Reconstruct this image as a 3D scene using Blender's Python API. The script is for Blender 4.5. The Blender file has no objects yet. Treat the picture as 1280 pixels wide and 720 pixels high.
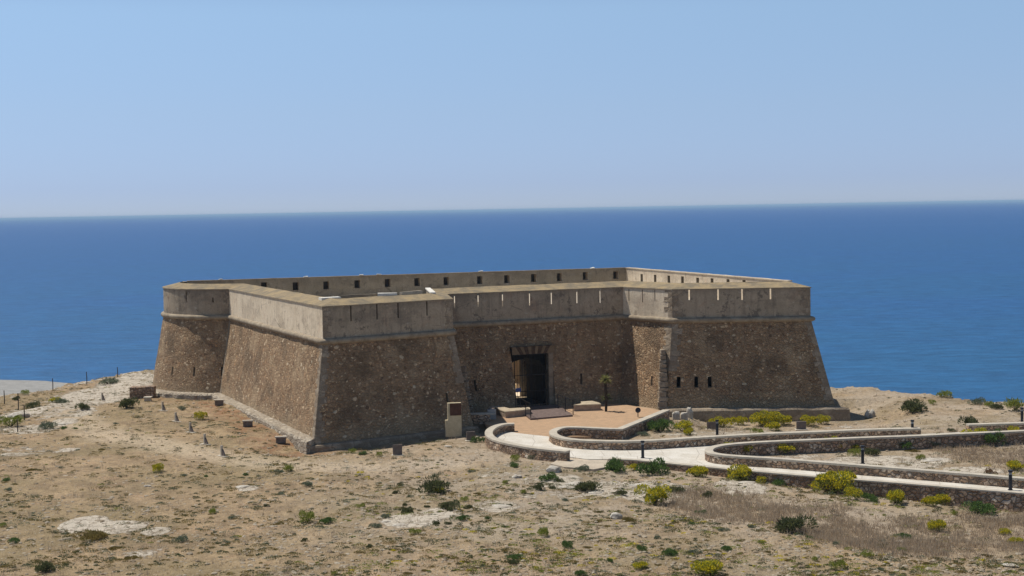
import bpy, bmesh, math, random
from mathutils import Vector, Matrix, noise
from mathutils.geometry import tessellate_polygon
random.seed(7)
S = bpy.context.scene
COL = S.collection

# ------------------------------------------------------------------ camera
FPX, CAMH = 1800.0, 14.2
roll = math.radians(1.03)
pitch = math.atan(98.3/FPX)
F0 = Vector((0, math.cos(pitch), -math.sin(pitch)))
U0 = Vector((0, math.sin(pitch), math.cos(pitch)))
R0 = Vector((1, 0, 0))
RV = R0*math.cos(roll) - U0*math.sin(roll)
UV = U0*math.cos(roll) + R0*math.sin(roll)
CAMP = Vector((0, 0, CAMH))
cd = bpy.data.cameras.new('camera')
cam = bpy.data.objects.new('camera', cd); COL.objects.link(cam)
m = Matrix((RV, UV, -F0)).transposed().to_4x4(); m.translation = CAMP
cam.matrix_world = m
cd.sensor_width = 36; cd.lens = 36*FPX/1280; cd.clip_end = 90000; cd.clip_start = 1
S.camera = cam

# ------------------------------------------------------------------ sky, sun, exposure
SUN_EL, SUN_AZ = math.radians(64), math.radians(-63)     # azimuth from +Y towards +X
sunv = Vector((math.sin(SUN_AZ)*math.cos(SUN_EL), math.cos(SUN_AZ)*math.cos(SUN_EL), math.sin(SUN_EL)))
W = bpy.data.worlds.new('World'); S.world = W; W.use_nodes = True
wn = W.node_tree; wn.nodes.clear()
sky = wn.nodes.new('ShaderNodeTexSky'); sky.sky_type = 'NISHITA'; sky.sun_disc = False
sky.sun_elevation = SUN_EL; sky.sun_rotation = SUN_AZ
sky.altitude = 0; sky.air_density = 0.6; sky.dust_density = 0.0; sky.ozone_density = 2.5
bg = wn.nodes.new('ShaderNodeBackground'); bg.inputs['Strength'].default_value = 0.088
wo = wn.nodes.new('ShaderNodeOutputWorld')
# elevation tint on the sky colour: evens the clear-air gradient close to the horizon
wg = wn.nodes.new('ShaderNodeTexCoord'); ws = wn.nodes.new('ShaderNodeSeparateXYZ'); wn.links.new(wg.outputs['Generated'], ws.inputs[0])
wr = wn.nodes.new('ShaderNodeValToRGB'); wn.links.new(ws.outputs[2], wr.inputs[0])
while len(wr.color_ramp.elements) < 5: wr.color_ramp.elements.new(.5)
for e_, (p_, c_) in zip(wr.color_ramp.elements, [(0, (.67, .72, 1.01)), (.018, (.75, .775, 1.05)), (.068, (1.18, 1.115, 1.17)), (.135, (1.70, 1.59, 1.44)), (.35, (1.65, 1.5, 1.25))]):
    e_.position = p_; e_.color = (*c_, 1)
wx = wn.nodes.new('ShaderNodeMix'); wx.data_type = 'RGBA'; wx.blend_type = 'MULTIPLY'; wx.inputs[0].default_value = 1
wn.links.new(sky.outputs[0], wx.inputs[6]); wn.links.new(wr.outputs[0], wx.inputs[7])
wn.links.new(wx.outputs[2], bg.inputs['Color']); wn.links.new(bg.outputs[0], wo.inputs['Surface'])
sl = bpy.data.lights.new('sun', 'SUN'); sl.energy = 4.6; sl.angle = math.radians(0.53); sl.color = (1, .95, .87)
so = bpy.data.objects.new('sun', sl); COL.objects.link(so)
so.rotation_euler = sunv.to_track_quat('Z', 'Y').to_euler(); so.location = (-60, 60, 90)
S.view_settings.view_transform = 'Standard'; S.view_settings.look = 'None'
S.view_settings.exposure = 0.0; S.view_settings.gamma = 1

# ------------------------------------------------------------------ projection helpers (photo pixels -> places)
def ray(px, py):
    return (F0*FPX + RV*(px-640) + UV*(360-py)).normalized()
def proj(p):
    d = p - CAMP; z = d.dot(F0)
    return 640+FPX*d.dot(RV)/z, 360-FPX*d.dot(UV)/z
def gp(px, py, z=0.0):
    r = ray(px, py); t = (z-CAMH)/r.z
    return CAMP + r*t
def sstep(a, b, x):
    t = max(0, min(1, (x-a)/(b-a))); return t*t*(3-2*t)

# ------------------------------------------------------------------ node helpers
class NT:
    def __init__(s, name, rough=0.9):
        s.m = bpy.data.materials.new(name); s.m.use_nodes = True
        s.t = s.m.node_tree; s.b = s.t.nodes['Principled BSDF']
        s.b.inputs['Roughness'].default_value = rough
        s.b.inputs['Specular IOR Level'].default_value = 0.25
    def n(s, ty, **k):
        x = s.t.nodes.new(ty)
        for a, v in k.items(): setattr(x, a, v)
        return x
    def l(s, a, b): s.t.links.new(a, b)
    def setin(s, sock, v):
        if isinstance(v, bpy.types.NodeSocket): s.l(v, sock)
        else:
            if sock.type == 'RGBA' and len(v) == 3: v = (*v, 1)
            sock.default_value = v
    def pos(s, scale=(1, 1, 1)):
        g = s.n('ShaderNodeNewGeometry'); mp = s.n('ShaderNodeMapping'); mp.inputs['Scale'].default_value = scale
        s.l(g.outputs['Position'], mp.inputs['Vector']); return mp.outputs[0]
    def objpos(s, scale=(1, 1, 1)):
        g = s.n('ShaderNodeTexCoord'); mp = s.n('ShaderNodeMapping'); mp.inputs['Scale'].default_value = scale
        s.l(g.outputs['Object'], mp.inputs['Vector']); return mp.outputs[0]
    def noise(s, scale, vec=None, detail=4, rough=.55, dist=0, col=False):
        x = s.n('ShaderNodeTexNoise'); x.inputs['Scale'].default_value = scale; x.inputs['Detail'].default_value = detail
        x.inputs['Roughness'].default_value = rough; x.inputs['Distortion'].default_value = dist
        if vec is not None: s.l(vec, x.inputs['Vector'])
        return x.outputs['Color' if col else 'Fac']
    def vor(s, scale, vec=None, feature='F1', out='Distance', rnd=1):
        x = s.n('ShaderNodeTexVoronoi', feature=feature); x.inputs['Scale'].default_value = scale
        x.inputs['Randomness'].default_value = rnd
        if vec is not None: s.l(vec, x.inputs['Vector'])
        return x.outputs[out]
    def mix(s, f, a, b, mode='MIX'):
        x = s.n('ShaderNodeMix', data_type='RGBA', blend_type=mode)
        s.setin(x.inputs[0], f); s.setin(x.inputs[6], a); s.setin(x.inputs[7], b); return x.outputs[2]
    def math(s, op, a, b=0.0, c=None):
        x = s.n('ShaderNodeMath', operation=op); s.setin(x.inputs[0], a); s.setin(x.inputs[1], b)
        if c is not None: s.setin(x.inputs[2], c)
        return x.outputs[0]
    def rng(s, v, a, b, c=0.0, d=1.0, smooth=True):
        x = s.n('ShaderNodeMapRange', interpolation_type='SMOOTHSTEP' if smooth else 'LINEAR')
        for i, k in enumerate((v, a, b, c, d)): s.setin(x.inputs[i], k)
        return x.outputs[0]
    def ramp(s, v, stops, const=False):
        x = s.n('ShaderNodeValToRGB'); cr = x.color_ramp
        if const: cr.interpolation = 'CONSTANT'
        while len(cr.elements) < len(stops): cr.elements.new(.5)
        for e, (p, c) in zip(cr.elements, stops): e.position = p; e.color = (*c, 1)
        s.setin(x.inputs[0], v); return x.outputs[0]
    def sep(s, v):
        x = s.n('ShaderNodeSeparateXYZ'); s.l(v, x.inputs[0]); return x.outputs
    def attr(s, name):
        x = s.n('ShaderNodeAttribute'); x.attribute_name = name; return x.outputs['Fac']
    def bump(s, h, strength=.5, dist=.05):
        x = s.n('ShaderNodeBump'); x.inputs['Strength'].default_value = strength; x.inputs['Distance'].default_value = dist
        s.l(h, x.inputs['Height']); s.l(x.outputs[0], s.b.inputs['Normal'])
    def base(s, c): s.setin(s.b.inputs['Base Color'], c)

def mat_rubble(name, scale=4.4, cols=None, mortar=(.215, .165, .118), tint=(1, 1, 1), pale=True, joint=.06, bumpd=.06, stain=True):
    k = NT(name, .95)
    p = k.pos((1, 1, 1.25))
    dn = k.noise(2.2, p, 2, col=True)
    v = k.n('ShaderNodeVectorMath', operation='MULTIPLY_ADD'); k.l(dn, v.inputs[0]); v.inputs[1].default_value = (.35, .35, .35); k.l(p, v.inputs[2])
    q = v.outputs[0]
    rnd = k.sep(k.vor(scale, q, out='Color'))
    edge = k.vor(scale, q, feature='DISTANCE_TO_EDGE')
    cols = cols or [(0, (.12, .082, .055)), (.2, (.18, .125, .083)), (.45, (.24, .17, .112)), (.62, (.21, .165, .12)), (.8, (.29, .195, .125)), (.93, (.35, .275, .195)), (1, (.44, .37, .29))]
    st = k.ramp(rnd[0], cols)
    fine = k.noise(14, p, 5, .65)
    st = k.mix(.55, st, k.ramp(fine, [(.25, (.25, .25, .25)), (.75, (.78, .78, .78))]), 'OVERLAY')
    patch = k.noise(.45, k.pos(), 5, .6)
    jm = k.rng(edge, joint*.3, joint*1.3, 1, 0)
    # mortar has been smeared across some of the stones
    smear = k.rng(k.noise(1.6, q, 5, .65), .42, .6, 0, .85)
    c = k.mix(k.math('MAXIMUM', jm, smear), st, mortar)
    c = k.mix(.45, c, k.ramp(fine, [(.2, (.3, .3, .3)), (.8, (.72, .72, .72))]), 'OVERLAY')
    if stain:
        rb = k.sep(k.vor(2.3, q, out='Color')); db = k.vor(2.3, q)
        bmk = k.math('MULTIPLY', k.rng(db, .26, .36, 1, 0), k.math('GREATER_THAN', rb[2], .45))
        c = k.mix(k.math('MULTIPLY', bmk, .75), c, k.ramp(rb[0], [(0, (.085, .06, .045)), (.4, (.15, .10, .07)), (.7, (.24, .16, .105)), (1, (.34, .275, .20))]))
        c = k.mix(k.rng(patch, .47, .64, 0, .65), c, (.10, .078, .058))
        c = k.mix(k.rng(k.noise(.33, k.pos(), 6, .7), .53, .66, 0, .6), c, (.33, .27, .20))
        sk = k.noise(1.6, k.pos((1.4, 1.4, .12)), 5, .75); zs = k.sep(k.pos())[2]
        c = k.mix(k.math('MULTIPLY', k.rng(sk, .5, .68, 0, .7), k.rng(zs, 2.5, 6)), c, (.12, .09, .065))
        c = k.mix(k.rng(k.noise(.9, k.pos(), 4, .6), .58, .75, 0, .5), c, (.30, .245, .18))
        # damp, weathered band along the foot
        z = k.sep(k.pos())[2]
        zz = k.math('ADD', z, k.math('MULTIPLY', k.noise(.7, p, 4), 1.6))
        c = k.mix(k.rng(zz, 1.0, 2.2, .45, 0), c, (.27, .23, .175))
    if pale:
        r2 = k.sep(k.vor(1.5, q, out='Color')); d2 = k.vor(1.5, q)
        z = k.sep(k.pos())[2]
        pm = k.math('MULTIPLY', k.rng(d2, .16, .24, 1, 0), k.math('GREATER_THAN', r2[1], .80))
        c = k.mix(k.math('MULTIPLY', pm, .8), c, (.46, .42, .35))
        r3 = k.sep(k.vor(4.2, q, out='Color')); d3 = k.vor(4.2, q)
        pm = k.math('MULTIPLY', k.rng(d3, .22, .32, 1, 0), k.math('GREATER_THAN', r3[1], .85))
        c = k.mix(k.math('MULTIPLY', pm, .8), c, (.50, .44, .35))
    c = k.mix(1, c, tint, 'MULTIPLY')
    k.base(c)
    h = k.math('ADD', k.rng(edge, 0, .16), k.math('MULTIPLY', fine, .6))
    k.bump(h, .8, bumpd)
    return k.m

def mat_plaster(name, a=(.33, .27, .195), b=(.39, .315, .23), dark=(.16, .13, .10), red=(.33, .21, .14), streak=.5, white=None):
    k = NT(name, .93)
    p = k.pos()
    n1 = k.noise(.8, p, 6, .65); n2 = k.noise(9, p, 5, .7)
    c = k.mix(k.rng(n1, .35, .65), a, b)
    c = k.mix(k.rng(k.noise(.55, k.pos((1, 1, 1.3)), 5, .6, .6), .56, .72, 0, .5), c, red)
    sv = k.noise(2.4, k.pos((1.3, 1.3, .16)), 5, .7)
    c = k.mix(k.rng(sv, .48, .7, 0, streak), c, dark)
    c = k.mix(k.rng(k.noise(1.3, p, 6, .75), .55, .62, 0, .85), c, dark)
    c = k.mix(k.rng(k.noise(.28, k.pos((1, 1, 1.6)), 6, .7), .5, .62, 0, .5), c, dark)
    ck = k.rng(k.vor(.7, k.pos((1, 1, .7)), feature='DISTANCE_TO_EDGE'), .002, .012, .5, 0)
    c = k.mix(k.math('MULTIPLY', ck, k.rng(k.noise(.5, p, 3), .5, .6)), c, (.10, .08, .06))
    z = k.sep(p)[2]   # run-off under the top edge and splash above the cordon
    c = k.mix(k.math('MULTIPLY', k.rng(k.math('ADD', z, k.math('MULTIPLY', k.noise(2.2, k.pos((1, 1, .2)), 5, .8), .9)), 8.3, 8.9, 0, .6), k.rng(n1, .3, .7, .4, 1)), c, dark)
    c = k.mix(k.rng(k.noise(1.9, k.pos((1, 1, 2)), 4, .6), .62, .72, 0, .6), c, white or (.42, .38, .31))
    c = k.mix(.5, c, k.ramp(n2, [(.25, (.32, .32, .32)), (.75, (.70, .70, .70))]), 'OVERLAY')
    k.base(c); k.bump(k.math('ADD', n2, k.math('MULTIPLY', n1, 2)), .5, .03)
    return k.m

def mat_plain(name, col, rough=.8, var=.3, scale=3, bumpd=.01, metal=0, obj=False, col2=None):
    k = NT(name, rough); p = k.objpos() if obj else k.pos()
    n = k.noise(scale, p, 6, .65)
    c2 = col2 or tuple(x*(1-var) for x in col)
    c = k.mix(k.rng(n, .35, .65), col, c2)
    c = k.mix(.35, c, k.ramp(k.noise(scale*7, p, 3, .7), [(.25, (.3, .3, .3)), (.75, (.7, .7, .7))]), 'OVERLAY')
    k.base(c); k.b.inputs['Metallic'].default_value = metal
    k.bump(k.noise(scale*5, p, 4), .4, bumpd)
    return k.m

def mat_leaf(name, c1, c2, var=True):
    k = NT(name, .7)
    oi = k.n('ShaderNodeObjectInfo'); gi = k.n('ShaderNodeNewGeometry')
    r = k.math('FRACT', k.math('ADD', gi.outputs['Random Per Island'], oi.outputs['Random']))
    c = k.mix(r, c1, c2)
    k.base(c)
    tr = k.n('ShaderNodeBsdfTranslucent'); k.l(c, tr.inputs['Color'])
    mx = k.n('ShaderNodeMixShader'); mx.inputs[0].default_value = .4
    k.l(k.b.outputs[0], mx.inputs[1]); k.l(tr.outputs[0], mx.inputs[2])
    out = [x for x in k.t.nodes if x.type == 'OUTPUT_MATERIAL'][0]; k.l(mx.outputs[0], out.inputs['Surface'])
    return k.m

M = {}
M['rubble'] = mat_rubble('rubble_masonry', tint=(1.56, 1.40, 1.18), bumpd=.12)
M['plaster'] = mat_plaster('lime_plaster')
M['plaster_lit'] = mat_plaster('sunlit_lime_plaster', (.68, .565, .41), (.74, .62, .46), (.42, .34, .25), (.62, .45, .31), .6, (.55, .5, .42))  # brighter plaster copy; sunlight on the sun-facing parapets put into its colour
M['inner'] = mat_plaster('sea_side_plaster', (.36, .30, .215), (.30, .25, .175), (.20, .165, .12), (.32, .25, .17), .35)
M['top'] = mat_plain('lichen_wall_top', (.32, .24, .135), .95, .3, 1.1, .04, col2=(.19, .155, .105))
M['cordon'] = mat_plain('cordon_stone', (.34, .28, .20), .9, .35, 2.0, .02, col2=(.23, .18, .125))
M['quoin'] = mat_rubble('quoin_stone', 1.5, [(0, (.24, .19, .14)), (.5, (.31, .25, .18)), (1, (.38, .31, .23))], (.22, .17, .12), (1, 1, 1), False, .03, .02, False)
M['plinth'] = mat_rubble('foundation_rubble', 3.0, [(0, (.26, .21, .155)), (.4, (.38, .32, .24)), (.8, (.50, .43, .33)), (1, (.58, .52, .42))], (.34, .28, .21), (1, 1, 1), False, .05, .09, False)
M['pathwall'] = mat_rubble('path_wall_rubble', 3.6, [(0, (.34, .23, .17)), (.25, (.50, .35, .24)), (.5, (.60, .44, .31)), (.7, (.50, .40, .32)), (.88, (.72, .58, .44)), (1, (.78, .70, .58))], (.24, .18, .135), (1.1, 1.04, .98), False, .08, .25, False)
M['coping'] = mat_plain('concrete_coping', (.50, .445, .36), .9, .2, 2.5, .01)
M['white'] = mat_plain('whitewash_and_slit_light', (.72, .68, .60), .9, .15, 3, .01)
def mat_path():
    k = NT('pale_path_concrete', .95); p = k.pos()
    c = k.mix(k.rng(k.noise(.8, p, 6, .7), .35, .65), (.62, .58, .51), (.52, .475, .40))
    c = k.mix(k.rng(k.noise(.35, p, 6, .75), .56, .66, 0, .55), c, (.42, .36, .28))
    j = k.rng(k.vor(.55, p, feature='DISTANCE_TO_EDGE', rnd=.35), .004, .02, .6, 0)
    c = k.mix(j, c, (.30, .26, .21))
    c = k.mix(.4, c, k.ramp(k.noise(11, p, 4, .7), [(.3, (.3, .3, .3)), (.7, (.7, .7, .7))]), 'OVERLAY')
    k.base(c); k.bump(k.noise(9, p, 4), .3, .01); return k.m
M['path'] = mat_path()
M['apron'] = mat_plain('apron_concrete', (.50, .42, .32), .95, .2, 1.2, .01)
M['court'] = mat_plain('ochre_gravel', (.45, .295, .18), .97, .25, 2.2, .03, col2=(.37, .25, .155))
M['deck'] = mat_plain('weathered_deck', (.20, .145, .125), .8, .35, 5, .01)
M['iron'] = mat_plain('dark_iron', (.022, .022, .026), .45, .3, 6, .002, .3)
M['bollard'] = mat_plain('charcoal_metal', (.035, .037, .045), .5, .2, 6, .002, .2, obj=True)
M['lens'] = mat_plain('frosted_lens', (.30, .32, .34), .3, .1, 6, .001, obj=True)
M['cream'] = mat_plain('cream_render', (.52, .44, .29), .9, .15, 1.5, .01)
M['rust'] = mat_plain('rust_brown_plate', (.10, .045, .028), .7, .3, 4, .004)
M['tablet'] = mat_plain('grey_brown_stone', (.20, .16, .135), .9, .25, 5, .01, obj=True)
M['palestone'] = mat_plain('pale_cut_stone', (.52, .46, .37), .9, .2, 4, .01, obj=True)
M['bench'] = mat_plain('bench_stone', (.50, .41, .29), .9, .3, 2.4, .015)
M['benchface'] = mat_plain('bench_face', (.40, .30, .22), .9, .35, 3, .015)
M['greybox'] = mat_plain('grey_concrete', (.40, .40, .38), .8, .15, 4, .01)
M['dark'] = mat_plain('painted_recess_shade', (.035, .028, .022), .95, .3, 3, .01)  # near-black colour paints the shade inside loopholes and the gate passage
M['shade'] = mat_plain('painted_embrasure_shade', (.11, .10, .09), .95, .3, 3, .01)  # dark grey paints the shade at the back of the sea-side windows
M['post'] = mat_plain('weathered_post', (.07, .055, .045), .8, .3, 8, .005, obj=True)
M['rock'] = mat_plain('limestone', (.52, .48, .41), .95, .35, 3, .06, obj=True, col2=(.36, .31, .25))
M['pebble'] = mat_leaf('pebble_stone', (.60, .52, .40), (.34, .26, .17))
M['voussoir_a'] = mat_plain('cream_voussoir', (.20, .14, .085), .9, .2, 4, .01)
M['voussoir_b'] = mat_plain('brown_voussoir', (.10, .062, .04), .9, .3, 4, .01)
M['blue'] = mat_plain('blue_sign', (.10, .13, .30), .6, .1, 4, .001)
M['leaf_green'] = mat_leaf('green_foliage', (.06, .115, .03), (.15, .22, .06))
M['leaf_lime'] = mat_leaf('lime_foliage', (.16, .19, .03), (.32, .34, .07))
M['leaf_dark'] = mat_leaf('dark_foliage', (.06, .075, .028), (.15, .155, .065))
M['leaf_grey'] = mat_leaf('grey_green_foliage', (.11, .14, .085), (.22, .24, .16))
M['leaf_ochre'] = mat_leaf('ochre_foliage', (.17, .125, .035), (.27, .21, .07))
M['leaf_rust'] = mat_leaf('rusty_foliage', (.15, .08, .04), (.22, .14, .08))
M['flower'] = mat_leaf('yellow_flowers', (.50, .42, .015), (.75, .62, .03))
M['yucca'] = mat_leaf('yucca_leaves', (.13, .15, .04), (.32, .30, .12))
M['trunk'] = mat_plain('dark_trunk', (.05, .035, .025), .95, .3, 8, .01)
M['straw'] = mat_leaf('dry_grass_blades', (.30, .215, .12), (.42, .315, .18))
M['mauve'] = mat_leaf('mauve_dry_grass', (.36, .275, .19), (.52, .42, .30))

# ------------------------------------------------------------------ object helpers
def link(name, me, material, parent=None):
    o = bpy.data.objects.new(name, me); COL.objects.link(o)
    mats = material if isinstance(material, (list, tuple)) else [material]
    for x in mats: me.materials.append(x)
    if parent is not None:
        o.parent = parent
    return o
def bmo(name, bm, material, parent=None, local=True, smooth=False):
    bmesh.ops.recalc_face_normals(bm, faces=bm.faces)
    if smooth:
        for f in bm.faces: f.smooth = True
    me = bpy.data.meshes.new(name); bm.to_mesh(me); bm.free()
    o = link(name, me, material, parent)
    if parent is not None and not local: o.location = -root_loc(parent)
    return o
def root_loc(p):
    v = Vector(p.location)
    while p.parent: p = p.parent; v += p.location
    return v
def tag(o, label=None, cat=None, group=None, kind=None):
    if label: o['label'] = label
    if cat: o['category'] = cat
    if group: o['group'] = group
    if kind: o['kind'] = kind
    return o
def empty(name, loc, label, cat, group=None, rz=0):
    o = bpy.data.objects.new(name, None); COL.objects.link(o); o.location = loc; o.rotation_euler.z = rz
    o.empty_display_size = .3
    return tag(o, label, cat, group)
def box(bm, c, s, rz=0, jit=0, bev=0, mi=0):
    r = bmesh.ops.create_cube(bm, size=1)
    M4 = Matrix.Translation(c) @ Matrix.Rotation(rz, 4, 'Z') @ Matrix.Diagonal((*s, 1))
    for v in r['verts']:
        v.co = M4 @ v.co
        if jit: v.co += Vector([random.uniform(-jit, jit) for _ in range(3)])
    fs = list({f for v in r['verts'] for f in v.link_faces})
    if bev:
        es = list({e for f in fs for e in f.edges})
        rr = bmesh.ops.bevel(bm, geom=es, offset=bev, segments=2, affect='EDGES', profile=.6)
        fs = list({f for v in r['verts'] if v.is_valid for f in v.link_faces} | set(rr['faces']))
    for f in fs:
        if f.is_valid: f.material_index = mi
def cyl(bm, a, b, r1, r2=None, n=10, caps=True):
    a = Vector(a); b = Vector(b); r2 = r1 if r2 is None else r2
    q = (b-a).to_track_quat('Z', 'Y'); rings = []
    for p, r in ((a, r1), (b, r2)):
        rings.append([bm.verts.new(p + q @ Vector((r*math.cos(2*math.pi*i/n), r*math.sin(2*math.pi*i/n), 0))) for i in range(n)])
    for i in range(n): bm.faces.new((rings[0][i], rings[0][(i+1) % n], rings[1][(i+1) % n], rings[1][i]))
    if caps: bm.faces.new(rings[0][::-1]); bm.faces.new(rings[1])
def nz(v, s=1.0, seed=0): return noise.noise(Vector(v)*s + Vector((seed*17.3, seed*5.1, seed*9.7)))

# ------------------------------------------------------------------ path walls: world centre lines
ZT = .62     # top of the free-standing walls
def line(pts, z): return [gp(x, y, z) for x, y in pts]
def smooth_line(P, it=2):
    for _ in range(it):
        Q = [P[0]]
        for a, b in zip(P, P[1:]): Q += [a*.75+b*.25, a*.25+b*.75]
        Q.append(P[-1]); P = Q
    return P
w1 = line([(643, 529), (629, 529.3), (616, 533.5), (609.5, 540), (614, 547), (633, 553), (661, 558.3), (686, 561.3), (710, 563.5)], ZT)
w2 = line([(833, 512), (775, 535.6), (757, 535.2), (722, 533.4), (703, 533.4), (692, 537.5), (690.5, 541.5), (699, 546.2), (722, 549.8), (763, 551), (803, 550.6), (841, 548.2), (898, 544.6), (963, 541), (1020, 539.2), (1081, 536.2), (1150, 534.8)], ZT)
w3 = line([(1330, 535.5), (1280, 538), (1209, 541), (1142, 544.3), (1081, 546.3), (1020, 549), (963, 551.2), (912, 554.3), (890, 558.3), (884.5, 563), (891, 566.8), (922, 569.8), (963, 571.8), (1020, 576.3), (1121, 584.3), (1223, 592.3), (1280, 597.3), (1340, 602.5)], ZT)
w4 = line([(762, 572.5), (797, 574.3), (861, 580.6), (922, 586.4), (1020, 594.9), (1121, 602.4), (1280, 615.6), (1340, 620.5)], .16)
w5 = line([(1209, 530), (1280, 528), (1345, 526)], ZT)
w1s = smooth_line(w1); w2s = [w2[0], w2[1]] + smooth_line(w2[1:])[1:]; w3s = smooth_line(w3); w4s = w4; w5s = w5

# ------------------------------------------------------------------ terrain
def yline(P, x):
    for a, b in zip(P, P[1:]):
        if a.x <= x <= b.x: return a.y + (b.y-a.y)*(x-a.x)/(b.x-a.x)
    return None
def lineext(P, x):
    if x < P[0].x: return None
    if x > P[-1].x:
        a, b = P[-2], P[-1]; return b.y + (b.y-a.y)/(b.x-a.x)*(x-b.x)
    return yline(P, x)
COAST = [(-200, 108), (-75, 114)] + [tuple(gp(*p)[:2]) for p in [(0, 497), (41, 491), (61, 487.6), (81, 481.5), (106, 477), (130, 472), (163, 468), (197, 464.6)]]
COAST += [(-24, 137), (-8, 141), (8, 141), (17, 137.5), (22, 124)] + [tuple(gp(*p)[:2]) for p in [(1033, 484.5), (1069, 485.2), (1111, 488.5), (1150, 490.5), (1187, 493.5), (1209, 500), (1239, 503), (1280, 503.5)]] + [(60, 96), (200, 80)]
def coast(x):
    for (ax, ay), (bx, by) in zip(COAST, COAST[1:]):
        if ax <= x <= bx: return ay + (by-ay)*(x-ax)/(bx-ax)
    return 100
# front foot of the W3 loop (for the garden inside it)
lo3 = [p for p in w3s if p.y < 85.5]; 
def in_poly(x, y, P):
    c = False; n = len(P)
    for i in range(n):
        a = P[i]; b = P[i-1]
        if (a.y > y) != (b.y > y) and x < (b.x-a.x)*(y-a.y)/(b.y-a.y)+a.x: c = not c
    return c
def dist_line(x, y, P):
    d = 1e9
    for a, b in zip(P, P[1:]):
        ex, ey = b.x-a.x, b.y-a.y; L = ex*ex+ey*ey+1e-9
        t = max(0, min(1, ((x-a.x)*ex+(y-a.y)*ey)/L))
        d = min(d, math.hypot(a.x+ex*t-x, a.y+ey*t-y))
    return d
def th(x, y, fine=True):
    h = 0.0
    v = Vector((x, y, 0))
    n = noise.fractal(v*.12, 1, 2, 3)*.22 + (noise.fractal(v*.9, 1, 2, 3)*.05 if fine else 0)
    # keep it level under the forecourt and the paths
    flat = 0
    if -8 < x < 45 and 62 < y < 108:
        yb = lineext(w4s, x)
        if yb is None: yb = lineext(w1s[-12:], x) if x > w1s[-1].x-6 else 92
        if yb is None: yb = 86
        flat = sstep(yb-2.2, yb-.2, y) * sstep(-8, -4.5, x)
    n *= (1-flat)
    h += n - .05*flat
    y4 = lineext(w4s, x)
    if y4 is not None:
        drop = .12 + .62*sstep(w4s[0].x, 24, x)
        d = y4 - y
        h -= drop * sstep(-.42, -.08, d)
    if x < 0 or y < 80:   # the track on the left is a little hollow
        pass
    if in_poly(x, y, w3s) and y > 66: h -= .12*sstep(0, .3, dist_line(x, y, w3s))
    if 10 < x < 30 and 84 < y < 104:
        yw = lineext(w2s[len(w2s)//3:], x) if False else None
        yw = 90.2
        h -= .78*sstep(yw, 95.5, y)*sstep(11.0, 13.5, x)*(1-sstep(23.5, 28, x))
    if -16 < x < 0 and 80 < y < 98:
        dB = dist_line(x, y, [Vector((-12.4, 87.2, 0)), Vector((-3.2, 93.6, 0))])
        h -= .38*(1-sstep(1.3, 4, dB))
    # rocky shelf and cliff at the edge
    c = coast(x) + 1.6*nz((x*.35, y*.1, 0)) + .5*nz((x*1.4, y*.6, 3))
    if y > c-9:
        edge = sstep(c-9, c-1, y)
        h += edge*(1 if x < 0 else .6)*(.35*abs(nz((x*.8, y*1.1, 7)))+.15*nz((x*2.2, y*2.6, 2)))
        if y > c: h -= min(9.0, (y-c)*2.2*(1+.5*nz((x*.6, y*.6, 4))))
    return max(h, -8.5)
def ground(px, py):
    z = 0
    for _ in range(6):
        p = gp(px, py, z); z = th(p.x, p.y)
    return Vector((p.x, p.y, z))

PATCH = []   # (px, py, rx_px, ry_px, strength) of bare limestone, in plan
for px, py, rx, ry, s in [(105, 655, 26, 9, 1.5), (150, 658, 32, 7, 1.4), (195, 664, 18, 4, 1.1), (515, 653, 38, 9, 1.0), (550, 645, 26, 8, .95), (620, 632, 30, 8, .9), (420, 600, 60, 12, .35), (480, 580, 90, 12, .35), (560, 600, 90, 20, .3), (800, 610, 70, 14, .75), (925, 603, 34, 9, .9), (700, 600, 26, 7, .95), (640, 590, 50, 12, .45), (690, 610, 60, 14, .5), (740, 650, 200, 60, .22),
                          (1100, 575, 80, 10, .7), (1165, 571, 26, 4, .8), (1215, 585, 40, 6, .8), (1080, 572, 60, 5, .6), (990, 566, 60, 6, .5), (60, 515, 60, 10, .55), (120, 495, 50, 14, .75), (165, 478, 40, 10, .8), (40, 535, 40, 8, .6), (80, 527, 16, 4, .8), (28, 518, 20, 10, .9), (105, 517, 12, 4, .8), (45, 562, 60, 6, .45), (20, 568, 20, 3, .7), (85, 561, 14, 3, .7), (1200, 695, 140, 26, .25), (1090, 668, 160, 14, .3), (1260, 705, 30, 8, .6), (180, 690, 30, 6, .6), (310, 608, 14, 3, .9),
                          (900, 541, 80, 5, .5), (1060, 522, 40, 6, .5), (1050, 545, 40, 4, .5), (185, 607, 8, 3, .6), (640, 680, 80, 20, .2)]:
    c = gp(px, py); ex = gp(px+rx, py)-c; ey = gp(px, py-ry)-c
    PATCH.append((c.x, c.y, abs(ex.x), abs(ey.y), s))
TRACK = [gp(*p) for p in [(560, 580), (480, 583), (400, 583), (330, 580), (270, 570), (200, 556), (140, 545), (100, 528), (85, 515), (110, 500), (140, 494)]]
MAUVE = [(1150, 655, 150, 22, 1.0), (900, 625, 70, 22, .8), (1020, 640, 80, 20, .9), (1290, 640, 80, 25, 1), (1230, 560, 60, 22, .7), (860, 532, 60, 6, .5)]
MV = []
for px, py, rx, ry, s in MAUVE:
    c = gp(px, py); MV.append((c.x, c.y, abs((gp(px+rx, py)-c).x), abs((gp(px, py-ry)-c).y), s))
def blob(x, y, L):
    r = 0
    for cx, cy, rx, ry, s in L:
        dx = (x-cx)/rx; dy = (y-cy)/ry; d = dx*dx+dy*dy
        if d < 3: r = max(r, s*(1-sstep(.45, 1.7, d)))
    return r
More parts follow.
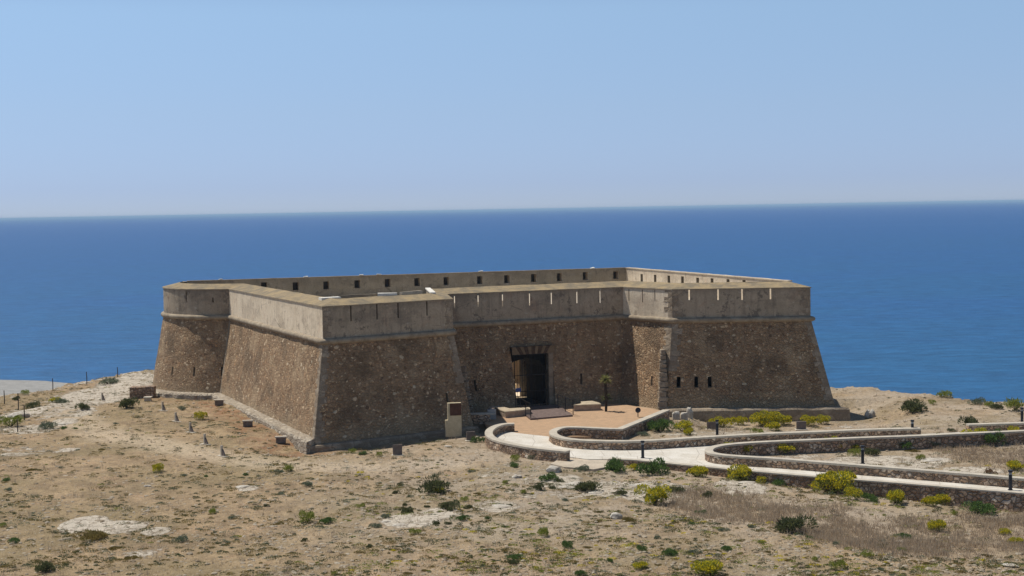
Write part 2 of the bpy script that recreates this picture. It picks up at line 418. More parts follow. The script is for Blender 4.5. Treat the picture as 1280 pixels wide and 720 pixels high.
def arr(lo, hi, d0, d1, step, far):
    a = []; x = lo
    while x < d0: a.append(x); x += far
    x = d0
    while x < d1: a.append(x); x += step
    x = d1
    while x <= hi: a.append(x); x += far
    return a
def build_ground():
    xs = arr(-190, 190, -44, 44, .3, 6); ys = arr(-60, 160, 50, 142, .3, 5)
    vs = []; rock = []; tr = []; mv = []; red = []
    for y in ys:
        for x in xs:
            z = th(x, y)
            r = blob(x, y, PATCH)
            if r > .3: z += .09*(r-.3)*(.5+max(-.3, nz((x*1.1, y*1.6, 0)))+.6*nz((x*2.9, y*3.4, 4)))
            if y > coast(x)-7: r = max(r, (.54 if x < 0 else .42)*sstep(coast(x)-(9 if x < 0 else 3), coast(x)-(2 if x < 0 else .6), y))
            t = 1-sstep(.5, 2.6, dist_line(x, y, TRACK)) if (-40 < x < -2 and 70 < y < 130) else 0
            rock.append(r); tr.append(t); mv.append(blob(x, y, MV))
            dw = 9
            if -31 < x < -7 and 86 < y < 118:
                dw = dist_line(x, y, [Vector((-13, 85.5, 0)), Vector((-23.3, 110.5, 0)), Vector((-29, 114, 0))])
            red.append(1-sstep(.6, 3.2, dw))
            vs.append((x, y, z))
    nx = len(xs)
    fs = [(j*nx+i, j*nx+i+1, (j+1)*nx+i+1, (j+1)*nx+i) for j in range(len(ys)-1) for i in range(nx-1)]
    me = bpy.data.meshes.new('ground'); me.from_pydata(vs, [], fs); me.update()
    for n_, d in (('rock', rock), ('track', tr), ('mauve', mv), ('red', red)):
        a = me.attributes.new(n_, 'FLOAT', 'POINT'); a.data.foreach_set('value', d)
    for p in me.polygons: p.use_smooth = True
    k = NT('dry_headland', .97)
    p = k.pos()
    big = k.noise(.10, p, 4, .6); mid = k.noise(.7, k.pos((1, .8, 1)), 7, .75); fin = k.noise(5, p, 5, .7); vf = k.noise(22, p, 3, .7)
    c = k.mix(k.rng(mid, .35, .65), (.42, .30, .175), (.24, .17, .10))
    c = k.mix(k.rng(big, .42, .6, 0, .55), c, (.235, .185, .095))                # straw-olive ground
    c = k.mix(k.rng(k.noise(.35, p, 5, .7), .55, .7, 0, .5), c, (.40, .25, .15))  # rusty soil
    c = k.mix(k.math('MULTIPLY', k.attr('red'), k.rng(mid, .4, .6, .1, .75)), c, (.26, .125, .06))
    c = k.mix(k.math('MULTIPLY', k.attr('track'), .65), c, (.54, .43, .30))
    c = k.mix(k.math('MULTIPLY', k.attr('mauve'), k.rng(fin, .3, .7, .3, .75)), c, (.31, .235, .16))
    # small olive/ochre mats and stones
    w = k.noise(3, p, 3, col=True)
    vv = k.n('ShaderNodeVectorMath', operation='MULTIPLY_ADD'); k.l(w, vv.inputs[0]); vv.inputs[1].default_value = (.4, .4, .4); k.l(p, vv.inputs[2])
    q = vv.outputs[0]
    for sc, th_, rad, col_, seed in ((1.6, .72, .30, (.17, .135, .045), 0), (2.6, .74, .32, (.13, .10, .06), 1), (4.5, .70, .34, (.15, .115, .08), 2)):
        rr = k.sep(k.vor(sc, q, out='Color')); dd = k.vor(sc, q)
        dens = k.rng(k.noise(.22, p, 3, .6), .42, .6, .05, .9)
        mk = k.math('MULTIPLY', k.math('MULTIPLY', k.rng(dd, rad*.6, rad, 1, 0), k.math('GREATER_THAN', rr[seed], th_)), dens)
        c = k.mix(k.math('MULTIPLY', mk, .85), c, col_)
    # greyer stony soil over the middle ground
    gy = k.sep(p)
    gm0 = k.math('MULTIPLY', k.rng(gy[0], -14, -2, 0, 1), k.rng(gy[1], 58, 66, .35, 1))
    c = k.mix(k.math('MULTIPLY', gm0, k.rng(k.noise(.25, p, 5, .7), .38, .6, .15, .75)), c, (.42, .345, .26))
    # bare limestone with ragged rims
    rk = k.math('ADD', k.attr('rock'), k.math('MULTIPLY', k.math('SUBTRACT', k.noise(1.1, p, 7, .75), .5), 1.9))
    rm = k.rng(rk, .46, .62)
    rk2 = k.mix(k.rng(fin, .3, .7), (.64, .575, .47), (.44, .37, .285))
    ck = k.rng(k.vor(1.3, q, feature='DISTANCE_TO_EDGE'), .01, .05, .75, 0)
    rk2 = k.mix(ck, rk2, (.16, .125, .085))
    rk2 = k.mix(k.rng(k.noise(2.2, k.pos((1, 2.5, 1)), 5, .7), .55, .62, 0, .7), rk2, (.30, .24, .17))
    c = k.mix(rm, c, rk2)
    # grit
    r4 = k.sep(k.vor(7, p, out='Color')); d4 = k.vor(7, p)
    gm = k.math('MULTIPLY', k.rng(d4, .2, .34, 1, 0), k.math('GREATER_THAN', k.math('ADD', r4[0], k.math('MULTIPLY', k.attr('rock'), .3)), .86))
    c = k.mix(k.math('MULTIPLY', gm, .8), c, (.52, .46, .37))
    c = k.mix(.75, c, k.ramp(vf, [(.3, (.28, .28, .28)), (.7, (.72, .72, .72))]), 'OVERLAY')
    c = k.mix(k.rng(k.noise(1.7, p, 6, .8), .54, .64, 0, .6), c, (.15, .11, .065))
    c = k.mix(k.rng(k.noise(.18, p, 7, .75), .52, .62, 0, .45), c, (.19, .14, .08))
    c = k.mix(.7, c, k.ramp(fin, [(.3, (.36, .36, .36)), (.7, (.64, .64, .64))]), 'OVERLAY')
    k.base(c)
    h = k.math('ADD', k.math('MULTIPLY', fin, 1.0), k.math('MULTIPLY', vf, .5)); h = k.math('ADD', h, k.math('MULTIPLY', gm, .6)); h = k.math('ADD', h, k.math('MULTIPLY', rm, .5))
    k.bump(h, .8, .12)
    o = link('ground', me, k.m); tag(o, 'dry stony headland of tan soil, straw and pale limestone', 'ground', kind='structure')
build_ground()

# ------------------------------------------------------------------ sea and beach
def build_sea():
    bm = bmesh.new(); R = 60000
    # fan of rings so the near water has its own relief
    ys = [-400, 0, 60, 110, 160, 240, 360, 600, 1000, 2000, 5000, 12000, 30000, R]
    rows = [[bm.verts.new((x*(1 if y < 5000 else y/5000), y, -6)) for x in (-3000, -1500, -600, -200, 0, 200, 600, 1500, 3000)] for y in ys]
    for a, b in zip(rows, rows[1:]):
        for i in range(8): bm.faces.new((a[i], a[i+1], b[i+1], b[i]))
    k = NT('sea_water', .3)
    p = k.pos()
    y = k.sep(p)[1]
    far = k.rng(y, 130, 900)
    n1 = k.noise(.02, k.pos((.35, 1, 1)), 5, .6)
    c = k.mix(k.rng(k.math('LOGARITHM', k.math('MAXIMUM', y, 100), 10.0), 2.1, 3.6, 0, 1, False), (.018, .100, .215), (.020, .080, .245))
    c = k.mix(k.rng(n1, .4, .65, 0, .35), c, (.018, .085, .25))
    n2 = k.noise(.5, k.pos((.45, 1, 1)), 7, .75)
    c = k.mix(.8, c, k.ramp(n2, [(.35, (.33, .33, .33)), (.65, (.64, .64, .64))]), 'OVERLAY')
    n5 = k.noise(.15, k.pos((.5, 1, 1)), 7, .8)
    c = k.mix(.45, c, k.ramp(n5, [(.35, (.36, .36, .36)), (.65, (.62, .62, .62))]), 'OVERLAY')
    n3 = k.noise(.006, k.pos((.12, 1, 1)), 4, .5)
    c = k.mix(k.rng(n3, .6, .68, 0, .18), c, (.05, .14, .30))
    df = k.n('ShaderNodeBsdfDiffuse'); k.l(c, df.inputs['Color'])
    gl = k.n('ShaderNodeBsdfGlossy'); gl.inputs['Roughness'].default_value = .32; gl.inputs['Color'].default_value = (.8, .88, 1, 1)
    bp = k.n('ShaderNodeBump'); bp.inputs['Strength'].default_value = .6; bp.inputs['Distance'].default_value = .5
    k.l(k.noise(.7, k.pos((.6, 1, 1)), 5, .7), bp.inputs['Height']); k.l(bp.outputs[0], gl.inputs['Normal']); k.l(bp.outputs[0], df.inputs['Normal'])
    mx = k.n('ShaderNodeMixShader'); mx.inputs[0].default_value = .14
    k.l(df.outputs[0], mx.inputs[1]); k.l(gl.outputs[0], mx.inputs[2])
    out = [x for x in k.t.nodes if x.type == 'OUTPUT_MATERIAL'][0]; k.l(mx.outputs[0], out.inputs['Surface'])
    o = bmo('sea', bm, k.m); tag(o, 'calm deep blue sea reaching the horizon', 'sea', kind='structure')
    bm = bmesh.new()
    P = [gp(*q, -5.2) for q in [(-60, 478), (-10, 474.2), (0, 474.5), (25, 474.8), (50, 475.8), (75, 477.5), (92, 479.5)]]
    far_ = [bm.verts.new(q + Vector((0, .8*nz(q, .3), 0))) for q in smooth_line(P, 1)]
    near = [bm.verts.new((v.co.x*.82, 118, -5.0)) for v in far_]
    low = [bm.verts.new(v.co + Vector((0, 3, -1.2))) for v in far_]
    for i in range(len(far_)-1):
        bm.faces.new((near[i], near[i+1], far_[i+1], far_[i])); bm.faces.new((far_[i], far_[i+1], low[i+1], low[i]))
    o = bmo('beach', bm, mat_plain('grey_shingle', (.30, .29, .27), .97, .2, .8, .05)); tag(o, 'flat grey shingle beach beside the sea', 'beach', kind='structure')
build_sea()
hb = bmesh.new(); box(hb, (0, 30800, (17.5-9.8)/2), (84000, 64000, 27.3)); hz = bmo('haze', hb, bpy.data.materials.new('sea_haze'))
hm = hz.data.materials[0]; hm.use_nodes = True; hm.node_tree.nodes.clear()
hv = hm.node_tree.nodes.new('ShaderNodeVolumePrincipled'); hv.inputs['Color'].default_value = (.52, .76, 1, 1); hv.inputs['Density'].default_value = 1/9500; hv.inputs['Anisotropy'].default_value = 0
ho = hm.node_tree.nodes.new('ShaderNodeOutputMaterial'); hm.node_tree.links.new(hv.outputs[0], ho.inputs['Volume'])
tag(hz, 'thin sea haze that pales the water towards the horizon', 'haze', kind='stuff')

# ------------------------------------------------------------------ paved sheets
def sheet(name, P, z, material, label, thick=0):
    bm = bmesh.new()
    P2 = [Vector((p.x, p.y, 0)) for p in P]
    vs = [bm.verts.new((p.x, p.y, z)) for p in P2]
    for t in tessellate_polygon([P2]):
        try: bm.faces.new([vs[i] for i in t])
        except ValueError: pass
    if thick:
        n = len(vs); lo = [bm.verts.new((v.co.x, v.co.y, z-thick)) for v in vs]
        for i in range(n): bm.faces.new((vs[i-1], vs[i], lo[i], lo[i-1]))
    o = bmo(name, bm, material); tag(o, label, name.split('.')[0], kind='structure'); return o
w3core = w3s
w2b = [p for p in w2s]
i_c = min(range(len(w2b)), key=lambda i: (w2b[i]-w2[5]).length)
path_poly = list(w1s[len(w1s)//8:]) + [gp(712, 571, .1), gp(735, 574, .1)] + list(w4s) + list(reversed(w3core)) + [gp(1340, 533.2, .1), gp(1209, 539.8, .1), gp(1152, 542.6, .1)] + list(reversed(w2b[i_c:]))
# (the court joins the path between the two wall ends)
path_poly += [gp(690, 545, .1), gp(646, 541, .1)]
sheet('path', path_poly, .10, M['path'], 'pale concrete path looping to the fort entrance', .25)
court_poly = [gp(608, 531, .1), gp(600, 517, .1), gp(640, 507, .1), gp(700, 505, .1), gp(776, 505, .1), gp(832, 514, .1), gp(775, 545, .1), gp(690, 546, .1), gp(646, 541.3, .1)]
sheet('forecourt', court_poly, .105, M['court'], 'ochre gravel forecourt in front of the gateway', .2)
sheet('apron', [gp(*q, .04) for q in [(688, 580), (706, 571), (763, 573.5), (765, 583), (742, 587), (705, 584)]], .062, M['apron'], 'tan concrete apron at the gap between the path walls', .3)

def path_wall(name, P, zt, zb, w, label, cat='wall', cop=.11, over=.03, back=True):
    root = empty(name, P[0], label, cat)
    n = len(P); L = []; Rr = []
    for i, p in enumerate(P):
        a = P[max(i-1, 0)]; b = P[min(i+1, n-1)]
        d1 = (P[i]-a).to_2d(); d2 = (b-P[i]).to_2d()
        if i == 0: d1 = d2
        if i == n-1: d2 = d1
        d1.normalize(); d2.normalize(); d = (d1+d2).normalized(); k = 1/max(.45, d.dot(d1))
        nn = Vector((-d.y, d.x, 0))*k; L.append(nn)
    def strip(ww, z0f, z1, amp, seg=.35):
        bm = bmesh.new(); prev = None
        pts = []
        for i in range(n-1):
            m_ = max(1, int((P[i+1]-P[i]).length/seg))
            for j in range(m_): pts.append((P[i].lerp(P[i+1], j/m_), L[i].lerp(L[i+1], j/m_)))
        pts.append((P[-1], L[-1]))
        for c, nn in pts:
            z0 = z0f(c)
            def q(s, z):
                v = Vector((c.x+nn.x*s*ww/2, c.y+nn.y*s*ww/2, z))
                if amp: v += Vector((nn.x, nn.y, .3))*nz(v, 3.6)*amp
                return bm.verts.new(v)
            ring = [q(-1, z0), q(-1, (z0+z1)/2), q(-1, z1), q(1, z1), q(1, (z0+z1)/2), q(1, z0)]
            if prev:
                for a_ in range(6):
                    b_ = (a_+1) % 6; bm.faces.new((prev[a_], prev[b_], ring[b_], ring[a_]))
            else: bm.faces.new(ring)
            prev = ring
        bm.faces.new(prev[::-1]); return bm
    bmo('wall_body', strip(w, lambda c: zb if not callable(zb) else zb(c), zt-cop, .07, .16), M['pathwall'], root, False)
    bmo('coping', strip(w+2*over, lambda c: zt-cop, zt, .008), M['coping'], root, False)
    return root
path_wall('retaining_wall', w1s, ZT, -.35, .42, 'curved rubble wall with pale coping left of the path, ending at a square end')
path_wall('retaining_wall', w2s, ZT, -.2, .42, 'long rubble wall with pale coping from the right bastion round a hairpin and along the garden')
path_wall('retaining_wall', w3s, ZT, -.3, .40, 'rubble wall with pale coping looping round the right-hand planting bed between both arms of the path')
path_wall('retaining_wall', w4s, .16, -1.0, .36, 'low rubble wall carrying the front edge of the path above the dry grass', cop=.07)
path_wall('retaining_wall', w5s, ZT, -.2, .42, 'short straight rubble wall at the far right beyond the path')

# ------------------------------------------------------------------ the fort
ZC, ZO, ZR, ZF, ZB = 6.2, 8.37, 8.72, 6.75, -1.1
BAT = 1.15/6.2
TC = Vector((-22.4, 119)); TR = 6.3
arc = [TC + TR*Vector((math.cos(math.radians(a)), math.sin(math.radians(a)))) for a in [168+ (272-168)*i/16 for i in range(17)]]
C3 = Vector((-11.85, 89.6)); C4 = Vector((-3.95, 95.0)); CL = Vector((-4.6, 100.6)); CR = Vector((8.15, 105.6))
RC = Vector((11.3, 101.5)); RRc = Vector((20.95, 100.95)); BR = Vector((13.8, 133.4))
OUT = arc + [C3, C4, CL, CR, RC, RRc, BR]
NA = len(arc)
def offset(poly, d):
    """d > 0 outward; polygon runs counter-clockwise seen from above"""
    n = len(poly); res = []
    for i in range(n):
        a, b, c = poly[i-1], poly[i], poly[(i+1) % n]
        e1 = (b-a).normalized(); e2 = (c-b).normalized()
        n1 = Vector((e1.y, -e1.x)); n2 = Vector((e2.y, -e2.x))
        k = 1+n1.dot(n2)
        res.append(b + (n1+n2)*(d/k))
    return res
BASE = offset(OUT, (ZC-ZB)*BAT)
def v3(p, z): return Vector((p.x, p.y, z))
FL = Vector((0, 104, 0))
fort = empty('coastal_fort', FL, 'large sandstone coastal fort with battered rubble walls, plastered parapets and a round corner tower', 'fort')
def fpart(name, bm, mt, parent=None, smooth=False): return bmo(name, bm, mt, parent or fort, False, smooth)

def quadP(bl, br, tr_, tl):
    return lambda u, v: (bl*(1-u)+br*u)*(1-v) + (tl*(1-u)+tr_*u)*v
def edgeP(i, z0=ZB, z1=ZC, A=None, B=None):
    A = A or BASE; B = B or OUT; j = (i+1) % len(OUT)
    return quadP(v3(A[i], z0), v3(A[j], z0), v3(B[j], z1), v3(B[i], z1))
def solve(P, px, py, u0=0, u1=1):
    best = None; lo_u, hi_u, lo_v, hi_v = u0, u1, 0, 1
    for it in range(6):
        for a in range(9):
            for b in range(9):
                u = lo_u+(hi_u-lo_u)*a/8; v = lo_v+(hi_v-lo_v)*b/8
                x, y = proj(P(u, v)); d = (x-px)**2+(y-py)**2
                if best is None or d < best[0]: best = (d, u, v)
        du = (hi_u-lo_u)/5; dv = (hi_v-lo_v)/5
        lo_u, hi_u = best[1]-du, best[1]+du; lo_v, hi_v = best[2]-dv, best[2]+dv
    return best[1], best[2]
def hole(P, px, y0, y1, wm, length):
    """window centred on photo column px from row y0 (top) to y1, wm metres wide"""
    u, vt = solve(P, px, y0); _, vb = solve(P, px, y1)
    return [u-wm/2/length, u+wm/2/length, min(vb, vt), min(max(vb, vt), 1.0)]
def panel(name, P, mt, holes=(), step=.45, amp=.03, parent=None, umax=1, uc=0, smooth=False):
    L = (P(1, .5)-P(0, .5)).length; H = (P(.5, 1)-P(.5, 0)).length
    nu = max(2, int(L/step)) if not uc else uc; nv = max(2, int(H/step))
    us = sorted({round(i/nu, 5) for i in range(nu+1)} | {round(h[k], 5) for h in holes for k in (0, 1)})
    vs_ = sorted({round(i/nv, 5) for i in range(nv+1)} | {round(h[k], 5) for h in holes for k in (2, 3)})
    bm = bmesh.new(); g = {}
    he = [(round(h[0], 5), round(h[1], 5), round(h[2], 5), round(h[3], 5)) for h in holes]
    for i, u in enumerate(us):
        for j, v in enumerate(vs_):
            p = P(u, v)
            onh = any(h[0] <= u <= h[1] and h[2] <= v <= h[3] for h in he)
            if amp and 0 < u < 1 and 0 < v < 1 and not onh:
                e = .004; nn = (P(min(1, u+e), v)-P(max(0, u-e), v)).cross(P(u, min(1, v+e))-P(u, max(0, v-e))).normalized()
                p = p + nn*(noise.fractal(p*1.3, 1, 2, 3)*amp + nz(p, .35)*amp)
            g[i, j] = bm.verts.new(p)
    for i in range(len(us)-1):
        for j in range(len(vs_)-1):
            um, vm = (us[i]+us[i+1])/2, (vs_[j]+vs_[j+1])/2
            if any(h[0] < um < h[1] and h[2] < vm < h[3] for h in he): continue
            bm.faces.new((g[i, j], g[i+1, j], g[i+1, j+1], g[i, j+1]))
    bmesh.ops.delete(bm, geom=[v for v in bm.verts if not v.link_faces], context='VERTS')
    me_par = parent or fort
    me = bpy.data.meshes.new(name); 
    if smooth:
        for f in bm.faces: f.smooth = True
    bm.to_mesh(me); bm.free()
    o = link(name, me, mt, me_par); o.location = -root_loc(me_par)
    return o
def liner(name, P, h, depth, mt, back=True, inset=None, parent=None, splay=0):
    """the lined recess behind a hole"""
    c = [P(h[0], h[2]), P(h[1], h[2]), P(h[1], h[3]), P(h[0], h[3])]
    nn = (c[1]-c[0]).cross(c[3]-c[0]).normalized(); nn.z = 0; nn.normalize(); nn = -nn
    if inset is not None: nn = inset
    cen = sum(c, Vector())/4
    bm = bmesh.new(); a = [bm.verts.new(x) for x in c]
    b = [bm.verts.new(x + nn*depth + (x-cen)*splay) for x in c]
    for i in range(4): bm.faces.new((a[i-1], a[i], b[i], b[i-1])).material_index = 0
    if back: bm.faces.new(b).material_index = 1
    return bmo(name, bm, mt, parent or fort, False)

# tower batter
def towerP(z0, z1, r0, r1):
    def f(u, v):
        a = math.radians(168+(272-168)*u); r = r0+(r1-r0)*v; z = z0+(z1-z0)*v
        return Vector((TC.x+r*math.cos(a), TC.y+r*math.sin(a), z))
    return f
TP = towerP(ZB, ZC, TR+(ZC-ZB)*BAT, TR)
LT = 12.0
holes = [hole(TP, x, a, b, .16, LT) for x, a, b in ((216, 458, 469), (243, 459, 470.5), (277.5, 458.5, 470))]
panel('tower_wall', TP, M['rubble'], holes, .4, .03, uc=32, smooth=True)
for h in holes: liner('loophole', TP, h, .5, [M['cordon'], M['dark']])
TQ = towerP(ZC, ZO, TR-.02, TR-.02)
holes = [hole(TQ, x, a, b, .11, LT) for x, a, b in ((232.5, 363, 377), (266, 372, 378))]
panel('tower_parapet', TQ, M['plaster'], holes, .4, .015, uc=32, smooth=True)
for h in holes: liner('loophole', TQ, h, .5, [M['plaster'], M['dark']])

iA = NA-1; iB = NA; iF = NA+1; iC = NA+2; iK = NA+3; iR = NA+4; iS = NA+5; iN = NA+6
def elen(i): return (OUT[(i+1) % len(OUT)]-OUT[i]).length
INO = OUT
# escarp walls
A_ = edgeP(iA); panel('wall', A_, M['rubble'], (), .4, .04)
B_ = edgeP(iB); hB = [hole(B_, 558, 491, 506, .14, elen(iB))]
panel('wall', B_, M['rubble'], hB, .4, .04)
liner('loophole', B_, hB[0], .6, [M['cordon'], M['dark']])
panel('wall', edgeP(iF), M['rubble'], (), .5, .03)
C_ = edgeP(iC)
hd = None
uL, vT = solve(C_, 637, 433.5); uR, _ = solve(C_, 689.5, 431); _, vB = solve(C_, 662, 507.5)
z0 = ZB+(ZC-ZB)*vB
hd = [uL, uR, (0.08-ZB)/(ZC-ZB), vT]
hC = [hole(C_, 593, 475, 489, .16, elen(iC)), hole(C_, 726.5, 467, 480.5, .18, elen(iC)), hole(C_, 759.5, 465.5, 478, .18, elen(iC))]
panel('wall', C_, M['rubble'], [hd]+hC, .4, .03)
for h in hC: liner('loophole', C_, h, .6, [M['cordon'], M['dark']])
K_ = edgeP(iK); hK = [hole(K_, 796, 467, 480, .18, elen(iK)), hole(K_, 815, 470, 482, .18, elen(iK))]
panel('wall', K_, M['rubble'], hK, .4, .04)
for h in hK: liner('loophole', K_, h, .5, [M['cordon'], M['dark']])
Rr_ = edgeP(iR); hR = [hole(Rr_, x, 471, 484.5, .24, elen(iR)) for x in (848.5, 870.5, 887)]
panel('wall', Rr_, M['rubble'], hR, .4, .04)
for h in hR: liner('loophole', Rr_, h, .8, [M['cordon'], M['dark']])
panel('wall', edgeP(iS), M['rubble'], (), .6, .03); panel('wall', edgeP(iN), M['rubble'], (), .8, .03)

# parapets: outer faces
n_ = len(OUT)
IN = offset(OUT, -1.35)
IN[NA+4+1] = Vector((19.75, 102.75)); IN[NA+6] = Vector((10.35, 130.3))
IN[0] = Vector((-26.9, 119.1))
ridge = [ZR]*len(OUT)
def innerP(i):
    j = (i+1) % n_; return quadP(v3(IN[j], ZF), v3(IN[i], ZF), v3(IN[i], ridge[i]), v3(IN[j], ridge[j]))
def lenP(P): return (P(1, 0)-P(0, 0)).length
def par(i): return edgeP(i, ZC, ZO, OUT, OUT)
def parapet(i, slits, mt, back, wd=.11):
    P = par(i); hs = []
    for x, a, b in slits:
        h = hole(P, x, a, b, wd, elen(i)); h[3] = min(h[3], .985); hs.append(h)
    panel('parapet_wall', P, mt, hs, .4, .012)
    if back is not M['white']:
        for h in hs: liner('loophole', P, h, .35, [M['plaster'], back])
        return
    d = (OUT[(i+1) % n_]-OUT[i]).normalized(); nin = Vector((-d.y, d.x)); IP = innerP(i); Li = lenP(IP); inh = []
    for h in hs:
        c = [P(h[0], h[2]), P(h[1], h[2]), P(h[1], h[3]), P(h[0], h[3])]
        ci = IN[(i+1) % n_]; di = (IN[i]-ci)
        def uof(p): q = Vector((p.x, p.y))+nin*1.35-ci; return q.dot(di)/di.dot(di)
        u1, u0 = uof(c[0])+.6/Li, uof(c[1])-.6/Li
        v0 = max(.02, (c[0].z-ZF-.25)/(ZR-ZF)); v1 = min(.93, (c[2].z-ZF+.1)/(ZR-ZF)); inh.append([u0, u1, v0, v1])
        b = [IP(u1, v0), IP(u0, v0), IP(u0, v1), IP(u1, v1)]
        bm = bmesh.new(); A1 = [bm.verts.new(x) for x in c]; B1 = [bm.verts.new(x) for x in b]
        for k in range(4): bm.faces.new((A1[k-1], A1[k], B1[k], B1[k-1]))
        fpart('loophole', bm, M['white'])  # white lining stands in for sunlight coming through the slit
    panel('inner_face', IP, M['inner'], inh, 1.5, 0)
parapet(iA, [], M['plaster_lit'], M['dark'])
parapet(iB, [(438.5, 381.5, 401.5), (471, 380, 399.5), (497.5, 378.5, 397.5), (533.5, 376, 394.5)], M['plaster'], M['dark'], .10)
parapet(iF, [], M['plaster'], M['dark'])
parapet(iC, [(568, 366.5, 384), (597.5, 365.5, 383.5), (628, 365, 383), (661.7, 364, 382), (689, 362.5, 380), (721, 361.5, 379), (750, 361, 378.5)], M['plaster'], M['white'], .07)
parapet(iK, [(786, 361, 376), (803, 362, 378), (818.5, 362, 376)], M['plaster_lit'], M['plaster'], .08)
parapet(iR, [(861.5, 360, 375), (897.5, 360, 375), (927.5, 360, 375), (963, 359.5, 374)], M['plaster'], M['white'], .10)
parapet(iS, [], M['plaster'], M['dark']); parapet(iN, [], M['plaster'], M['dark'])

# sloping parapet tops and inner faces
def ring_faces(bm, A, za, B, zb, idx=None, closed=True, step=1.0, jag=0):
    n = len(A)
    for i in (idx if idx is not None else range(n)):
        j = (i+1) % n
        a, b, c, d = v3(A[i], za[i]), v3(A[j], za[j]), v3(B[j], zb[j]), v3(B[i], zb[i])
        m_ = max(1, int((b-a).length/step)); pr = None
        for k in range(m_+1):
            t = k/m_; p = a.lerp(b, t); q = d.lerp(c, t)
            mid = p.lerp(q, .5)
            if 0 < k < m_:
                p = p+Vector((0, 0, .012*nz(p, 1.5))); q = q+Vector((0, 0, .05*nz(q, .8)-.006)); mid = mid + Vector((0, 0, .02*nz(mid, 1.2)))
            cur = [bm.verts.new(p), bm.verts.new(mid), bm.verts.new(q)]
            if pr:
                bm.faces.new((pr[0], cur[0], cur[1], pr[1])); bm.faces.new((pr[1], cur[1], cur[2], pr[2]))
            pr = cur
n_ = len(OUT)
for i in range(0, n_):
    if i < NA-1: continue
    bm = bmesh.new(); ring_faces(bm, offset(OUT, .05), [ZO+.005]*n_, IN, ridge, [i]);
    fpart('parapet_top', bm, M['top'])
bm = bmesh.new(); ring_faces(bm, offset(OUT, .05), [ZO+.005]*n_, IN, ridge, range(0, NA-1), step=.8); fpart('tower_top', bm, M['top'])
# thin drip edge under the top
bm = bmesh.new()
OO = offset(OUT, .05)
for i in range(n_):
    j = (i+1) % n_
    bm.faces.new([bm.verts.new(x) for x in (v3(OO[i], ZO+.005), v3(OO[j], ZO+.005), v3(OO[j], ZO-.06), v3(OO[i], ZO-.06))])
    bm.faces.new([bm.verts.new(x) for x in (v3(OUT[i], ZO-.06), v3(OUT[j], ZO-.06), v3(OO[j], ZO-.06), v3(OO[i], ZO-.06))])
fpart('drip_edge', bm, M['cordon'])

# inner faces; the sea side and the right side have square windows
for i in range(n_):
    if i in (iS, iN, iC, iR): continue
    panel('inner_face', innerP(i), M['inner'], (), 1.5, 0)
NP = innerP(iN)
hN = [hole(NP, x, y-5, y+5, .52, lenP(NP)) for x, y in ((330, 356.8), (369.5, 358), (407.5, 356.8), (446.5, 355.4), (484.5, 353.8), (521.5, 352.7), (558, 351.6), (599.8, 350.2), (633.7, 349), (667.3, 347.6), (699.5, 346.6), (731.5, 345), (769.5, 343.6))]
hN = [[a, b, c, min(d, .86)] for a, b, c, d in hN]
panel('sea_side_wall', NP, M['inner'], hN, .6, .015)
inward = -(NP(1, 0)-NP(0, 0)).cross(Vector((0, 0, 1))).normalized()
if inward.y < 0: inward = -inward
for h in hN:
    w_ = liner('embrasure', NP, h, .8, [M['plaster_lit'], M['shade']], inset=inward)
SP = innerP(iS)
hS = [hole(SP, x, y-4.5, y+5, .5, lenP(SP)) for x, y in ((802, 347), (819, 348), (836, 349), (853, 350), (872, 351.5), (890, 352.5), (910, 353.5), (930, 354.5))]
panel('side_wall', SP, M['plaster_lit'], hS, .6, .012)
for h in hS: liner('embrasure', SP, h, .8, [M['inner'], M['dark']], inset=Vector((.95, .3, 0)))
# coping lines on both far ridges
def ridge_cap(name, i, mt, w=.32, hgt=.07):
    a = v3(IN[i], ZR-.02); b = v3(IN[(i+1) % n_], ZR-.02)
    d = (b-a).normalized(); nn = Vector((-d.y, d.x, 0)); m_ = 40; bm = bmesh.new(); pr = None
    for k in range(m_+1):
        p = a.lerp(b, k/m_); zz = hgt + .02*nz(p, 1.1)
        cur = [bm.verts.new(p + nn*.06), bm.verts.new(p+nn*.06+Vector((0, 0, zz))), bm.verts.new(p-nn*(w)+Vector((0, 0, zz))), bm.verts.new(p-nn*w-Vector((0, 0, .02)))]
        if pr:
            for q in range(4): bm.faces.new((pr[q], pr[(q+1) % 4], cur[(q+1) % 4], cur[q]))
        else: bm.faces.new(cur)
        pr = cur
    bm.faces.new(pr[::-1]); fpart(name, bm, mt)
ridge_cap('coping', iN, M['cordon']); ridge_cap('coping', iS, M['plaster_lit'])
for x, y in ((279, 350.5), (390.5, 348), (463, 346), (486, 345.3), (608, 340), (741, 334.8)):
    p = gp(x, y, ZR+.1); t = (IN[0]-IN[-1]); u = (Vector((p.x, p.y))-IN[-1]).dot(t)/t.dot(t); q = IN[-1]+t*u
    bm = bmesh.new(); box(bm, (q.x, q.y+.1, ZR+.08), (.34, .22, .10), .3, .05, .04); fpart('capstone', bm, M['white'])

